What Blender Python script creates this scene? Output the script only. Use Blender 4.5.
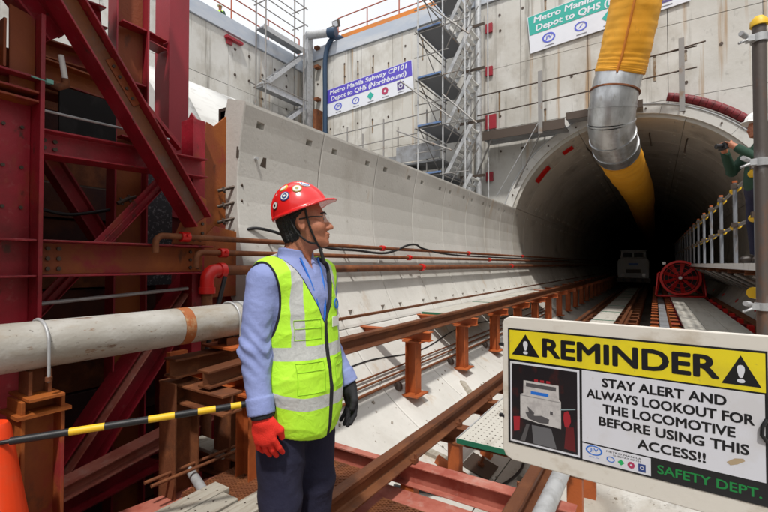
import bpy, bmesh, math, random
import numpy as np
from mathutils import Vector, Matrix

random.seed(7)
for o in list(bpy.data.objects):
    bpy.data.objects.remove(o)
SC = bpy.context.scene
COL = SC.collection

# ------------------------------------------------------------------ camera, sky, sun, exposure
cd = bpy.data.cameras.new('camera')
cam = bpy.data.objects.new('camera', cd)
COL.objects.link(cam)
cam.location = (0, 0, 1.4)
cam.rotation_euler = (math.radians(90 + 1.07), 0, math.radians(32.42))
cd.lens = 20.0
cd.sensor_width = 36.0
cd.clip_start = 0.05
cd.clip_end = 3000
SC.camera = cam

SUN_EL = math.radians(60)
SUN_DIR = Vector((0.48, -0.88, 0)).normalized() * math.cos(SUN_EL) + Vector((0, 0, math.sin(SUN_EL)))  # towards the sun
world = bpy.data.worlds.new('World')
SC.world = world
world.use_nodes = True
nt = world.node_tree
nt.nodes.clear()
wo = nt.nodes.new('ShaderNodeOutputWorld')
wb = nt.nodes.new('ShaderNodeBackground')
sk = nt.nodes.new('ShaderNodeTexSky')
sk.sky_type = 'NISHITA'
sk.sun_disc = False
sk.sun_elevation = SUN_EL
sk.sun_rotation = math.atan2(SUN_DIR.x, SUN_DIR.y)
sk.air_density = 1.6
sk.dust_density = 8.0
hs = nt.nodes.new('ShaderNodeHueSaturation')
hs.inputs['Saturation'].default_value = 0.25
nt.links.new(sk.outputs[0], hs.inputs['Color'])
# thin bright cloud veil over the whole sky
tcw = nt.nodes.new('ShaderNodeTexCoord')
cl = nt.nodes.new('ShaderNodeTexNoise')
cl.inputs['Scale'].default_value = 2.2
cl.inputs['Detail'].default_value = 7
nt.links.new(tcw.outputs['Generated'], cl.inputs['Vector'])
cr = nt.nodes.new('ShaderNodeMapRange')
cr.inputs['From Min'].default_value = 0.25
cr.inputs['From Max'].default_value = 0.55
cr.inputs['To Min'].default_value = 0.55
cr.inputs['To Max'].default_value = 1.0
nt.links.new(cl.outputs['Fac'], cr.inputs['Value'])
cm = nt.nodes.new('ShaderNodeMix')
cm.data_type = 'RGBA'
nt.links.new(cr.outputs[0], cm.inputs[0])
nt.links.new(hs.outputs[0], cm.inputs[6])
cm.inputs[7].default_value = (5.6, 5.7, 5.9, 1)
nt.links.new(cm.outputs[2], wb.inputs[0])
nt.links.new(wb.outputs[0], wo.inputs[0])
wb.inputs[1].default_value = 0.15
sl = bpy.data.lights.new('sun', 'SUN')
sl.energy = 2.6
sl.angle = math.radians(3)
sl.color = (1.0, 0.965, 0.91)
so = bpy.data.objects.new('sun', sl)
COL.objects.link(so)
so.rotation_euler = SUN_DIR.to_track_quat('Z', 'Y').to_euler()
SC.view_settings.view_transform = 'Standard'
SC.view_settings.look = 'None'
SC.view_settings.gamma = 1
SC.view_settings.exposure = 0.24
SC.cycles.max_bounces = 8
SC.cycles.diffuse_bounces = 5

# ------------------------------------------------------------------ materials
MATS = {}


def mat(name, base, rough=0.7, metal=0.0, layers=(), bump=0.0, bscale=60, alpha=None, rand=0.0, coat=0.0, spec=0.5, coord='pos'):
    """layers: (colour, (sx,sy,sz), lo, hi, strength[, distortion]) noise-masked colours over the base"""
    if name in MATS:
        return MATS[name]
    m = bpy.data.materials.new(name)
    m.use_nodes = True
    t = m.node_tree
    N, K = t.nodes, t.links
    b = N['Principled BSDF']
    b.inputs['Roughness'].default_value = rough
    b.inputs['Metallic'].default_value = metal
    b.inputs['Specular IOR Level'].default_value = spec
    if coat:
        b.inputs['Coat Weight'].default_value = coat
        b.inputs['Coat Roughness'].default_value = 0.15
    if coord == 'pos':
        src = N.new('ShaderNodeNewGeometry').outputs['Position']
    else:
        src = N.new('ShaderNodeTexCoord').outputs['Object']
    cur = None
    rgb = N.new('ShaderNodeRGB')
    rgb.outputs[0].default_value = (*base, 1)
    cur = rgb.outputs[0]
    if rand:
        oi = N.new('ShaderNodeObjectInfo')
        mr = N.new('ShaderNodeMapRange')
        mr.inputs['To Min'].default_value = 1 - rand
        mr.inputs['To Max'].default_value = 1 + rand
        K.new(oi.outputs['Random'], mr.inputs['Value'])
        hv = N.new('ShaderNodeHueSaturation')
        K.new(mr.outputs[0], hv.inputs['Value'])
        K.new(cur, hv.inputs['Color'])
        cur = hv.outputs[0]
    for L in layers:
        col, sc, lo, hi, st = L[:5]
        mp = N.new('ShaderNodeMapping')
        mp.inputs['Scale'].default_value = sc
        K.new(src, mp.inputs['Vector'])
        nz = N.new('ShaderNodeTexNoise')
        nz.inputs['Scale'].default_value = 1.0
        nz.inputs['Detail'].default_value = 6
        nz.inputs['Roughness'].default_value = 0.62
        if len(L) > 5:
            nz.inputs['Distortion'].default_value = L[5]
        K.new(mp.outputs[0], nz.inputs['Vector'])
        rm = N.new('ShaderNodeMapRange')
        rm.inputs['From Min'].default_value = lo
        rm.inputs['From Max'].default_value = hi
        rm.inputs['To Max'].default_value = st
        K.new(nz.outputs['Fac'], rm.inputs['Value'])
        mx = N.new('ShaderNodeMix')
        mx.data_type = 'RGBA'
        K.new(rm.outputs[0], mx.inputs[0])
        K.new(cur, mx.inputs[6])
        mx.inputs[7].default_value = (*col, 1)
        cur = mx.outputs[2]
    K.new(cur, b.inputs['Base Color'])
    if bump:
        nb = N.new('ShaderNodeTexNoise')
        nb.inputs['Scale'].default_value = bscale
        nb.inputs['Detail'].default_value = 5
        K.new(src, nb.inputs['Vector'])
        bp = N.new('ShaderNodeBump')
        bp.inputs['Strength'].default_value = bump
        bp.inputs['Distance'].default_value = 0.01
        K.new(nb.outputs['Fac'], bp.inputs['Height'])
        K.new(bp.outputs[0], b.inputs['Normal'])
    if alpha is not None:
        b.inputs['Alpha'].default_value = alpha
    MATS[name] = m
    return m


RUSTC = (0.17, 0.055, 0.02)
M_WALL = mat('wall_concrete', (0.54, 0.525, 0.485), 0.9, 0, [
    ((0.64, 0.63, 0.60), (0.5, 0.5, 0.5), 0.42, 0.60, 0.85),
    ((0.40, 0.37, 0.32), (1.2, 1.2, 0.9), 0.50, 0.64, 0.6),
    ((0.17, 0.155, 0.13), (3.2, 3.2, 0.16), 0.56, 0.68, 0.75),
    ((0.36, 0.22, 0.10), (3.4, 3.4, 0.12), 0.60, 0.70, 0.8),
    ((0.20, 0.19, 0.17), (5, 5, 2.2), 0.62, 0.72, 0.5)], 0.35, 14, rand=0.07)
M_LINER = mat('lining_concrete', (0.55, 0.535, 0.495), 0.85, 0, [
    ((0.64, 0.625, 0.585), (0.7, 0.7, 0.7), 0.43, 0.60, 0.85),
    ((0.40, 0.37, 0.32), (1.0, 1.0, 0.5), 0.54, 0.70, 0.6),
    ((0.42, 0.27, 0.13), (2.4, 2.4, 0.5), 0.61, 0.74, 0.65),
    ((0.24, 0.21, 0.17), (12, 12, 12), 0.63, 0.74, 0.55)], 0.25, 30, rand=0.06)
M_FLOOR = mat('dusty_floor_concrete', (0.52, 0.505, 0.465), 0.9, 0, [
    ((0.62, 0.61, 0.575), (0.8, 0.8, 0.8), 0.43, 0.60, 0.8),
    ((0.36, 0.32, 0.26), (1.7, 0.9, 1.7), 0.50, 0.63, 0.7),
    ((0.30, 0.20, 0.12), (4.0, 2.2, 4.0), 0.57, 0.67, 0.65),
    ((0.20, 0.18, 0.15), (7, 3, 7), 0.60, 0.70, 0.6),
    ((0.18, 0.15, 0.12), (30, 30, 30), 0.60, 0.70, 0.6)], 0.35, 35, rand=0.06)
M_BORE = mat('shaded_lining_concrete', (0.46, 0.44, 0.395), 0.8, 0, [((0.54, 0.52, 0.47), (0.8, 0.8, 0.8), 0.45, 0.62, 0.8), ((0.16, 0.14, 0.12), (1.2, 0.9, 1.2), 0.55, 0.74, 0.7)], 0.25, 30, rand=0.10)  # lining concrete again, darkened to carry the shade inside the bore
M_RINGFACE = mat('ring_face', (0.58, 0.57, 0.54), 0.8, 0, [((0.36, 0.34, 0.31), (3, 3, 3), 0.55, 0.72, 0.6)], 0.2, 30)
M_PITFLOOR = mat('pit_ground', (0.10, 0.085, 0.07), 0.95, 0, [((0.05, 0.04, 0.035), (2, 2, 2), 0.45, 0.65, 0.8)], 0.6, 20)
M_SURF = mat('surface_ground', (0.25, 0.22, 0.17), 0.95, 0, [((0.16, 0.15, 0.11), (0.2, 0.2, 0.2), 0.45, 0.6, 0.8)], 0.4, 5)
M_RED = mat('red_steel_paint', (0.36, 0.014, 0.030), 0.40, 0, [
    ((0.17, 0.010, 0.014), (2.1, 2.1, 2.1), 0.42, 0.62, 0.85),
    ((0.28, 0.06, 0.018), (3.5, 3.5, 1.6), 0.57, 0.66, 0.65),
    ((0.36, 0.08, 0.08), (18, 18, 18), 0.60, 0.70, 0.6),
    ((0.07, 0.025, 0.015), (13, 13, 7), 0.61, 0.69, 0.85)], 0.2, 45)
M_REDRUST = mat('red_rusted_steel', (0.25, 0.055, 0.012), 0.62, 0, [
    ((0.36, 0.10, 0.012), (2.0, 2.0, 1.5), 0.45, 0.62, 0.85),
    ((0.26, 0.016, 0.022), (3.1, 3.1, 3.1), 0.56, 0.66, 0.9),
    ((0.09, 0.03, 0.014), (9, 9, 5), 0.60, 0.72, 0.8)], 0.25, 50)
M_REDCOL = mat('plain_red_paint', (0.34, 0.02, 0.035), 0.45, 0, [((0.22, 0.018, 0.025), (2, 2, 1.1), 0.45, 0.7, 0.7), ((0.12, 0.03, 0.02), (16, 16, 8), 0.66, 0.74, 0.8)], 0.1, 60)
M_PINK = mat('faded_red_steel', (0.42, 0.14, 0.10), 0.6, 0, [((0.28, 0.05, 0.03), (5, 5, 5), 0.45, 0.65, 0.8), ((0.48, 0.30, 0.25), (9, 9, 9), 0.55, 0.72, 0.6)], 0.2, 50)
M_RUST = mat('rusty_steel', RUSTC, 0.75, 0.2, [((0.28, 0.10, 0.035), (8, 8, 8), 0.48, 0.66, 0.8), ((0.07, 0.03, 0.018), (5, 5, 5), 0.54, 0.7, 0.8)], 0.3, 80)
M_RAIL = mat('rail_steel', (0.15, 0.052, 0.022), 0.55, 0.35, [((0.24, 0.09, 0.035), (6, 3, 6), 0.45, 0.65, 0.8), ((0.07, 0.03, 0.02), (10, 4, 10), 0.55, 0.7, 0.7)], 0.2, 80)
M_ORANGE = mat('orange_primer_steel', (0.42, 0.10, 0.022), 0.6, 0, [((0.27, 0.06, 0.015), (4, 4, 4), 0.48, 0.66, 0.85), ((0.12, 0.04, 0.015), (10, 10, 10), 0.60, 0.74, 0.7)], 0.2, 60)
M_GALV = mat('galvanised_steel', (0.50, 0.51, 0.52), 0.5, 0.35, [((0.34, 0.34, 0.34), (12, 12, 12), 0.45, 0.65, 0.7), ((0.25, 0.15, 0.08), (7, 7, 3), 0.63, 0.75, 0.7)], 0.1, 60)
M_DUCTMETAL = mat('spiral_duct_metal', (0.55, 0.56, 0.57), 0.34, 0.9, [((0.36, 0.36, 0.36), (5, 5, 2), 0.45, 0.62, 0.8), ((0.30, 0.26, 0.20), (9, 9, 3), 0.58, 0.7, 0.5)], 0.25, 9)
M_SCAF = mat('scaffold_tube', (0.27, 0.26, 0.25), 0.5, 0.3, [((0.24, 0.14, 0.07), (4, 4, 4), 0.55, 0.7, 0.8)], 0.1, 60)
M_DECK = mat('scaffold_deck_steel', (0.30, 0.31, 0.33), 0.55, 0.4, [((0.16, 0.15, 0.14), (4, 4, 4), 0.45, 0.65, 0.7)], 0.1, 60)
M_BLUEEDGE = mat('blue_toe_edge', (0.10, 0.18, 0.36), 0.5, 0, [((0.2, 0.2, 0.22), (6, 6, 6), 0.5, 0.65, 0.6)])
M_CREAMPIPE = mat('grey_painted_pipe', (0.40, 0.375, 0.33), 0.5, 0.1, [
    ((0.54, 0.525, 0.49), (3, 1.6, 3), 0.45, 0.58, 0.8),
    ((0.30, 0.22, 0.13), (5, 2, 5), 0.53, 0.66, 0.6),
    ((0.24, 0.12, 0.05), (26, 10, 26), 0.63, 0.69, 0.8),
    ((0.16, 0.07, 0.03), (9, 3.5, 9), 0.66, 0.70, 0.8),
    ((0.10, 0.08, 0.06), (60, 40, 60), 0.64, 0.70, 0.7)], 0.2, 60)
M_RUSTBAND = mat('orange_rust_band', (0.36, 0.11, 0.03), 0.7, 0, [((0.5, 0.36, 0.2), (14, 14, 14), 0.55, 0.7, 0.8)], 0.2, 60)
M_WOOD = mat('weathered_plank', (0.40, 0.37, 0.31), 0.85, 0, [((0.26, 0.22, 0.17), (30, 4, 30), 0.45, 0.65, 0.8), ((0.15, 0.13, 0.10), (12, 12, 12), 0.62, 0.72, 0.7)], 0.3, 60, rand=0.12)
M_PALEPLANK = mat('pale_walk_board', (0.48, 0.46, 0.41), 0.85, 0, [((0.33, 0.30, 0.25), (10, 2, 10), 0.5, 0.68, 0.7)], 0.2, 60, rand=0.08)
M_BLACK = mat('black_rubber', (0.012, 0.012, 0.014), 0.5)
M_BLUEHOSE = mat('dark_blue_hose', (0.02, 0.05, 0.10), 0.45)
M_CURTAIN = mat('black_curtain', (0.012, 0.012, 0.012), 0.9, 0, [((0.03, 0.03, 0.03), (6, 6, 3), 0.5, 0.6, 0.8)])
M_DARKBACK = mat('dark_backdrop', (0.055, 0.02, 0.018), 0.8, 0, [((0.16, 0.05, 0.015), (1.5, 1.5, 1.5), 0.5, 0.65, 0.7)], 0.3, 40)  # dark tone stands in for the gloom behind the shoring
M_YELLOW = mat('yellow_duct_fabric', (0.84, 0.37, 0.015), 0.6, 0, [((0.92, 0.48, 0.05), (2, 2, 1), 0.45, 0.65, 0.5), ((0.5, 0.22, 0.02), (6, 6, 3), 0.62, 0.75, 0.6)], 0.5, 5)
M_ORANGESEAM = mat('orange_seam', (0.62, 0.20, 0.02), 0.6)
M_YEL = mat('safety_yellow', (0.85, 0.52, 0.02), 0.5)
M_SHEET = mat('white_sheet', (0.60, 0.60, 0.58), 0.7, 0, [((0.42, 0.41, 0.39), (1.2, 1.2, 3.0), 0.47, 0.64, 0.7), ((0.30, 0.29, 0.27), (4, 4, 9), 0.58, 0.7, 0.6)], 0.6, 5)
M_PORTRED = mat('red_seal', (0.20, 0.012, 0.02), 0.6, 0, [((0.10, 0.01, 0.012), (7, 7, 7), 0.45, 0.6, 0.8)], 0.4, 25)
M_REDGLOSS = mat('glossy_red_paint', (0.62, 0.015, 0.012), 0.35, 0, [((0.42, 0.015, 0.012), (8, 8, 8), 0.5, 0.68, 0.7)])
M_COPING = mat('coping_blue_grey', (0.42, 0.47, 0.55), 0.8, 0, [((0.55, 0.57, 0.60), (0.8, 0.8, 3), 0.45, 0.65, 0.8)], 0.2, 20)
M_ORFORM = mat('orange_formwork', (0.62, 0.20, 0.03), 0.7, 0, [((0.45, 0.2, 0.08), (1.5, 1.5, 3), 0.5, 0.65, 0.8)])
M_BOARD = mat('sign_board_white', (0.70, 0.665, 0.60), 0.5, 0, [((0.45, 0.37, 0.27), (9, 9, 14), 0.55, 0.70, 0.6), ((0.5, 0.4, 0.28), (60, 60, 60), 0.68, 0.74, 0.6)], 0.05, 60)
M_PRINTW = mat('print_white', (0.68, 0.69, 0.75), 0.35, 0, [((0.58, 0.56, 0.55), (7, 7, 7), 0.50, 0.66, 0.5), ((0.45, 0.40, 0.33), (70, 70, 50), 0.66, 0.74, 0.5)], coat=0.3)
M_PRINTY = mat('print_yellow', (0.80, 0.66, 0.02), 0.35, 0, [((0.62, 0.50, 0.03), (9, 9, 9), 0.50, 0.66, 0.6), ((0.40, 0.32, 0.08), (60, 60, 45), 0.65, 0.73, 0.6)], coat=0.3)
M_PRINTK = mat('print_black', (0.010, 0.010, 0.012), 0.35, coat=0.3)
M_PRINTG = mat('print_green', (0.01, 0.22, 0.05), 0.4)
M_PRINTB = mat('print_blue', (0.02, 0.16, 0.62), 0.4)
M_PRINTDB = mat('print_dark_blue', (0.03, 0.06, 0.22), 0.4)
M_PRINTM = mat('print_maroon', (0.42, 0.04, 0.11), 0.4)
M_PRINTGR = mat('print_grey', (0.22, 0.22, 0.25), 0.4)
M_BANW = mat('banner_white', (0.72, 0.74, 0.80), 0.5, 0, [((0.60, 0.62, 0.68), (1.5, 1.5, 1.5), 0.5, 0.7, 0.5)])
M_BANB = mat('banner_blue', (0.10, 0.07, 0.50), 0.5)
M_BANG = mat('banner_teal', (0.03, 0.40, 0.33), 0.5)
M_BANLB = mat('banner_logo_blue', (0.10, 0.13, 0.60), 0.5)
M_WHITEP = mat('white_paint', (0.75, 0.75, 0.73), 0.45, 0, [((0.5, 0.47, 0.42), (5, 5, 5), 0.58, 0.72, 0.6)])
M_MUDMARK = mat('mud_smear', (0.42, 0.32, 0.20), 0.9)
M_GREENP = mat('green_paint', (0.02, 0.16, 0.09), 0.5)
M_TEALP = mat('teal_paint', (0.18, 0.42, 0.36), 0.6)
M_CONE = mat('orange_plastic', (0.85, 0.06, 0.01), 0.4, 0, [((0.7, 0.09, 0.03), (10, 10, 10), 0.55, 0.7, 0.6)])
M_BOLT = mat('dark_steel_bolt', (0.10, 0.075, 0.06), 0.5, 0.6)
M_GLASS = mat('lamp_glass', (0.6, 0.62, 0.65), 0.1, 0.2)
# people
M_SKIN = mat('skin', (0.45, 0.175, 0.095), 0.55, 0, [((0.34, 0.10, 0.055), (22, 22, 22), 0.47, 0.66, 0.6), ((0.22, 0.085, 0.05), (150, 150, 150), 0.55, 0.7, 0.5)], 0.25, 260)
M_HAIR = mat('black_hair', (0.010, 0.008, 0.008), 0.5, 0, [((0.03, 0.024, 0.022), (320, 320, 60), 0.5, 0.62, 0.8)], bump=0.9, bscale=220)
M_SHIRT = mat('blue_shirt', (0.25, 0.30, 0.57), 0.85, 0, [((0.20, 0.25, 0.50), (9, 9, 6), 0.45, 0.65, 0.5)], 0.55, 28)
M_TROUSER = mat('navy_trousers', (0.011, 0.011, 0.034), 0.9, 0, [((0.022, 0.022, 0.05), (7, 7, 4), 0.5, 0.68, 0.7)], 0.5, 30)
M_HELMET = mat('red_helmet', (0.72, 0.018, 0.018), 0.22, coat=0.6)
M_GLOVER = mat('red_glove', (0.78, 0.025, 0.012), 0.75, bump=0.3, bscale=250)
M_GLOVEK = mat('black_glove', (0.012, 0.012, 0.015), 0.8, bump=0.3, bscale=250)
M_STRAP = mat('black_strap', (0.010, 0.010, 0.010), 0.7)
M_BOOT = mat('boot_leather', (0.03, 0.02, 0.015), 0.5)
M_LENS = mat('clear_lens', (0.9, 0.9, 0.9), 0.05, alpha=0.14, spec=0.8)


# ------------------------------------------------------------------ mesh helpers
def V(*a):
    return Vector(a)


class MB:
    def __init__(s):
        s.v, s.f, s.sm = [], [], []

    def add(s, vs, fs, smooth=False):
        o = len(s.v)
        s.v += [tuple(p) for p in vs]
        s.f += [tuple(i + o for i in q) for q in fs]
        s.sm += [smooth] * len(fs)
        return s

    def box(s, a, b):
        x0, y0, z0 = a
        x1, y1, z1 = b
        return s.add([(x0, y0, z0), (x1, y0, z0), (x1, y1, z0), (x0, y1, z0), (x0, y0, z1), (x1, y0, z1), (x1, y1, z1), (x0, y1, z1)],
                     [(3, 2, 1, 0), (4, 5, 6, 7), (0, 1, 5, 4), (1, 2, 6, 5), (2, 3, 7, 6), (3, 0, 4, 7)])

    def obox(s, c, u, v, w):
        """box about c with half-axes u, v, w"""
        c, u, v, w = map(Vector, (c, u, v, w))
        P = [c + i * u + j * v + k * w for k in (-1, 1) for i, j in ((-1, -1), (1, -1), (1, 1), (-1, 1))]
        return s.add(P, [(3, 2, 1, 0), (4, 5, 6, 7), (0, 1, 5, 4), (1, 2, 6, 5), (2, 3, 7, 6), (3, 0, 4, 7)])

    def prism(s, prof, p0, p1, u, v, smooth=False):
        """2-D profile (list of (a,b) in u,v) extruded p0->p1"""
        p0, p1, u, v = map(Vector, (p0, p1, u, v))
        n = len(prof)
        P = [p0 + a * u + b * v for a, b in prof] + [p1 + a * u + b * v for a, b in prof]
        F = [(i, (i + 1) % n, n + (i + 1) % n, n + i) for i in range(n)]
        F += [tuple(range(n - 1, -1, -1)), tuple(range(n, 2 * n))]
        return s.add(P, F, smooth)

    def hbeam(s, p0, p1, h, b, u, tf=0.014, tw=0.010):
        """H section: depth h along u, flanges b wide"""
        p0, p1 = Vector(p0), Vector(p1)
        a = (p1 - p0).normalized()
        u = Vector(u)
        u = (u - a * u.dot(a)).normalized()
        v = a.cross(u)
        H, B, t = h / 2, b / 2, tw / 2
        pr = [(-H, -B), (-H + tf, -B), (-H + tf, -t), (H - tf, -t), (H - tf, -B), (H, -B), (H, B), (H - tf, B), (H - tf, t), (-H + tf, t), (-H + tf, B), (-H, B)]
        return s.prism(pr, p0, p1, u, v)

    def channel(s, p0, p1, h, b, u, t=0.010):
        p0, p1 = Vector(p0), Vector(p1)
        a = (p1 - p0).normalized()
        u = Vector(u)
        u = (u - a * u.dot(a)).normalized()
        v = a.cross(u)
        H = h / 2
        pr = [(-H, 0), (H, 0), (H, b), (H - t, b), (H - t, t), (-H + t, t), (-H + t, b), (-H, b)]
        return s.prism(pr, p0, p1, u, v)

    def angle(s, p0, p1, w, u, t=0.008):
        p0, p1 = Vector(p0), Vector(p1)
        a = (p1 - p0).normalized()
        u = Vector(u)
        u = (u - a * u.dot(a)).normalized()
        v = a.cross(u)
        return s.prism([(0, 0), (w, 0), (w, t), (t, t), (t, w), (0, w)], p0, p1, u, v)

    def tube(s, pts, r, n=12, caps=True, smooth=True):
        pts = [Vector(p) for p in pts]
        m = len(pts)
        rs = r if isinstance(r, (list, tuple)) else [r] * m
        T = []
        for i in range(m):
            d = pts[min(i + 1, m - 1)] - pts[max(i - 1, 0)]
            T.append(d.normalized() if d.length > 1e-9 else Vector((0, 0, 1)))
        ref = Vector((0, 0, 1)) if abs(T[0].z) < 0.9 else Vector((1, 0, 0))
        u = (ref - T[0] * ref.dot(T[0])).normalized()
        P = []
        for i in range(m):
            u = (u - T[i] * u.dot(T[i])).normalized()
            w = T[i].cross(u)
            for k in range(n):
                an = 2 * math.pi * k / n
                P.append(pts[i] + rs[i] * (math.cos(an) * u + math.sin(an) * w))
        F = [(i * n + k, i * n + (k + 1) % n, (i + 1) * n + (k + 1) % n, (i + 1) * n + k) for i in range(m - 1) for k in range(n)]
        s.add(P, F, smooth)
        if caps:
            s.add(P[:n], [tuple(range(n - 1, -1, -1))])
            s.add(P[-n:], [tuple(range(n))])
        return s

    def cyl(s, p0, p1, r, n=12):
        return s.tube([p0, p1], r, n)

    def disc(s, c, nrm, r, t, n=20, u=None, ry=None):
        c, nrm = Vector(c), Vector(nrm).normalized()
        u = Vector(u).normalized() if u is not None else nrm.orthogonal().normalized()
        u = (u - nrm * u.dot(nrm)).normalized()
        w = nrm.cross(u)
        ry = ry or r
        pr = [(r * math.cos(2 * math.pi * k / n), ry * math.sin(2 * math.pi * k / n)) for k in range(n)]
        return s.prism(pr, c, c + nrm * t, u, w)

    def ring(s, c, nrm, r0, r1, t, n=24, u=None, asp=1.0):
        c, nrm = Vector(c), Vector(nrm).normalized()
        u = Vector(u).normalized() if u is not None else nrm.orthogonal().normalized()
        w = nrm.cross(u)
        P = []
        for dz in (0, t):
            for r in (r0, r1):
                for k in range(n):
                    a = 2 * math.pi * k / n
                    P.append(c + nrm * dz + u * r * math.cos(a) + w * r * asp * math.sin(a))
        F = []
        for k in range(n):
            j = (k + 1) % n
            F += [(k, n + k, n + j, j)[::-1], (2 * n + k, 3 * n + k, 3 * n + j, 2 * n + j), (n + k, 3 * n + k, 3 * n + j, n + j)[::-1], (k, 2 * n + k, 2 * n + j, j)]
        return s.add(P, F)

    def build(s, name, m, parent=None, bevel=0.0):
        me = bpy.data.meshes.new(name)
        me.from_pydata(s.v, [], s.f)
        me.polygons.foreach_set('use_smooth', s.sm)
        me.materials.append(m)
        bm = bmesh.new()
        bm.from_mesh(me)
        bmesh.ops.recalc_face_normals(bm, faces=bm.faces)
        bm.to_mesh(me)
        bm.free()
        me.update()
        return link(name, me, parent, bevel)


def link(name, me, parent=None, bevel=0.0):
    o = bpy.data.objects.new(name, me)
    COL.objects.link(o)
    if bevel:
        b = o.modifiers.new('bevel', 'BEVEL')
        b.width = bevel
        b.segments = 2
        b.limit_method = 'ANGLE'
        b.angle_limit = math.radians(40)
    if parent is not None:
        attach(o, parent)
    return o


WLOC = {}


def attach(o, p):
    o.parent = p
    o.matrix_parent_inverse = WLOC.get(p.name, Matrix()).inverted()


def thing(name, label, cat, loc=(0, 0, 0), group=None):
    o = bpy.data.objects.new(name, None)
    o.empty_display_size = 0.2
    COL.objects.link(o)
    o.location = loc
    WLOC[o.name] = Matrix.Translation(loc)
    return tag(o, label, cat, group)


def tag(o, label, cat, group=None):
    o['label'] = label
    o['category'] = cat
    if group:
        o['group'] = group
    return o


def struct(o):
    o['kind'] = 'structure'
    return o


def stuff(o):
    o['kind'] = 'stuff'
    return o


def copy_tree(root, off, label=None):
    def cp(o, par):
        c = o.copy()
        COL.objects.link(c)
        if par is not None:
            c.parent = par
        for ch in list(o.children):
            cp(ch, c)
        return c
    r = cp(root, None)
    r.location = Vector(root.location) + Vector(off)
    if label:
        r['label'] = label
    return r


def wrinkle(o, amp, freq, zs=1.0):
    from mathutils import noise
    me = o.data
    nr = [v.normal.copy() for v in me.vertices]
    for v, n_ in zip(me.vertices, nr):
        p = Vector((v.co.x, v.co.y, v.co.z * zs)) * freq
        v.co += n_ * amp * (noise.noise(p) + .6 * noise.noise(p * 2.3 + Vector((9, 3, 1))))
    me.update()
    return o


def text(s, c, xd, yd, w, h, m, parent, bold=0.012, lift=0.001, name='lettering', skew=0.0):
    """flat lettering centred at c, fitted to w x h in the plane xd, yd"""
    cu = bpy.data.curves.new(name, 'FONT')
    cu.body = s
    cu.offset = 0.0
    cu.resolution_u = 3
    cu.shear = skew
    o = bpy.data.objects.new('t', cu)
    COL.objects.link(o)
    dg = bpy.context.evaluated_depsgraph_get()
    me = bpy.data.meshes.new_from_object(o.evaluated_get(dg))
    bpy.data.objects.remove(o)
    co = np.empty(len(me.vertices) * 3)
    me.vertices.foreach_get('co', co)
    co = co.reshape(-1, 3)
    lo, hi = co.min(0), co.max(0)
    xd, yd = np.array(Vector(xd).normalized()), np.array(Vector(yd).normalized())
    nz = np.cross(xd, yd)
    q = (co - (lo + hi) / 2)
    sx = w / (hi[0] - lo[0])
    sy = (h / (hi[1] - lo[1])) if h else sx
    P = np.array(c) + q[:, :1] * sx * xd + q[:, 1:2] * sy * yd + lift * nz
    bw = bold * 1.1 * (h or w / max(len(s), 1)) * 1.4
    k0, nv = len(me.polygons), len(P)
    fs = [tuple(p.vertices) for p in me.polygons]
    AV, AF = [], []
    offs = [(0, 0)] if bold <= 0 else [(0, 0), (-1, 0), (1, 0), (0, .8), (0, -.8), (.7, .6), (-.7, -.6), (.7, -.6), (-.7, .6)]
    for i, (ox, oy) in enumerate(offs):
        AV += (P + bw * ox * xd + bw * oy * yd + nz * i * 1.5e-5 * max(1, (h or .02) / .05)).tolist()
        AF += [tuple(j + nv * i for j in f) for f in fs]
    bpy.data.meshes.remove(me)
    me = bpy.data.meshes.new(name)
    me.from_pydata(AV, [], AF)
    me.materials.clear()
    me.materials.append(m)
    me.update()
    return link(name, me, parent)


# ------------------------------------------------------------------ tunnel and shaft geometry
CX, CZ, RI, RO = -0.565, 2.145, 2.77, 3.04
YW = 11.95             # face of the head wall
RINGW = 1.15


def cylp(a, r, y):
    a = math.radians(a)
    return (CX + r * math.cos(a), y, CZ + r * math.sin(a))


def wall_x(z, r=RI):     # left inner face of the lining at height z
    return CX - math.sqrt(max(r * r - (z - CZ) ** 2, 0))


def floor_z(x, r=RI):
    return CZ - math.sqrt(max(r * r - (x - CX) ** 2, 0))


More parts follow.
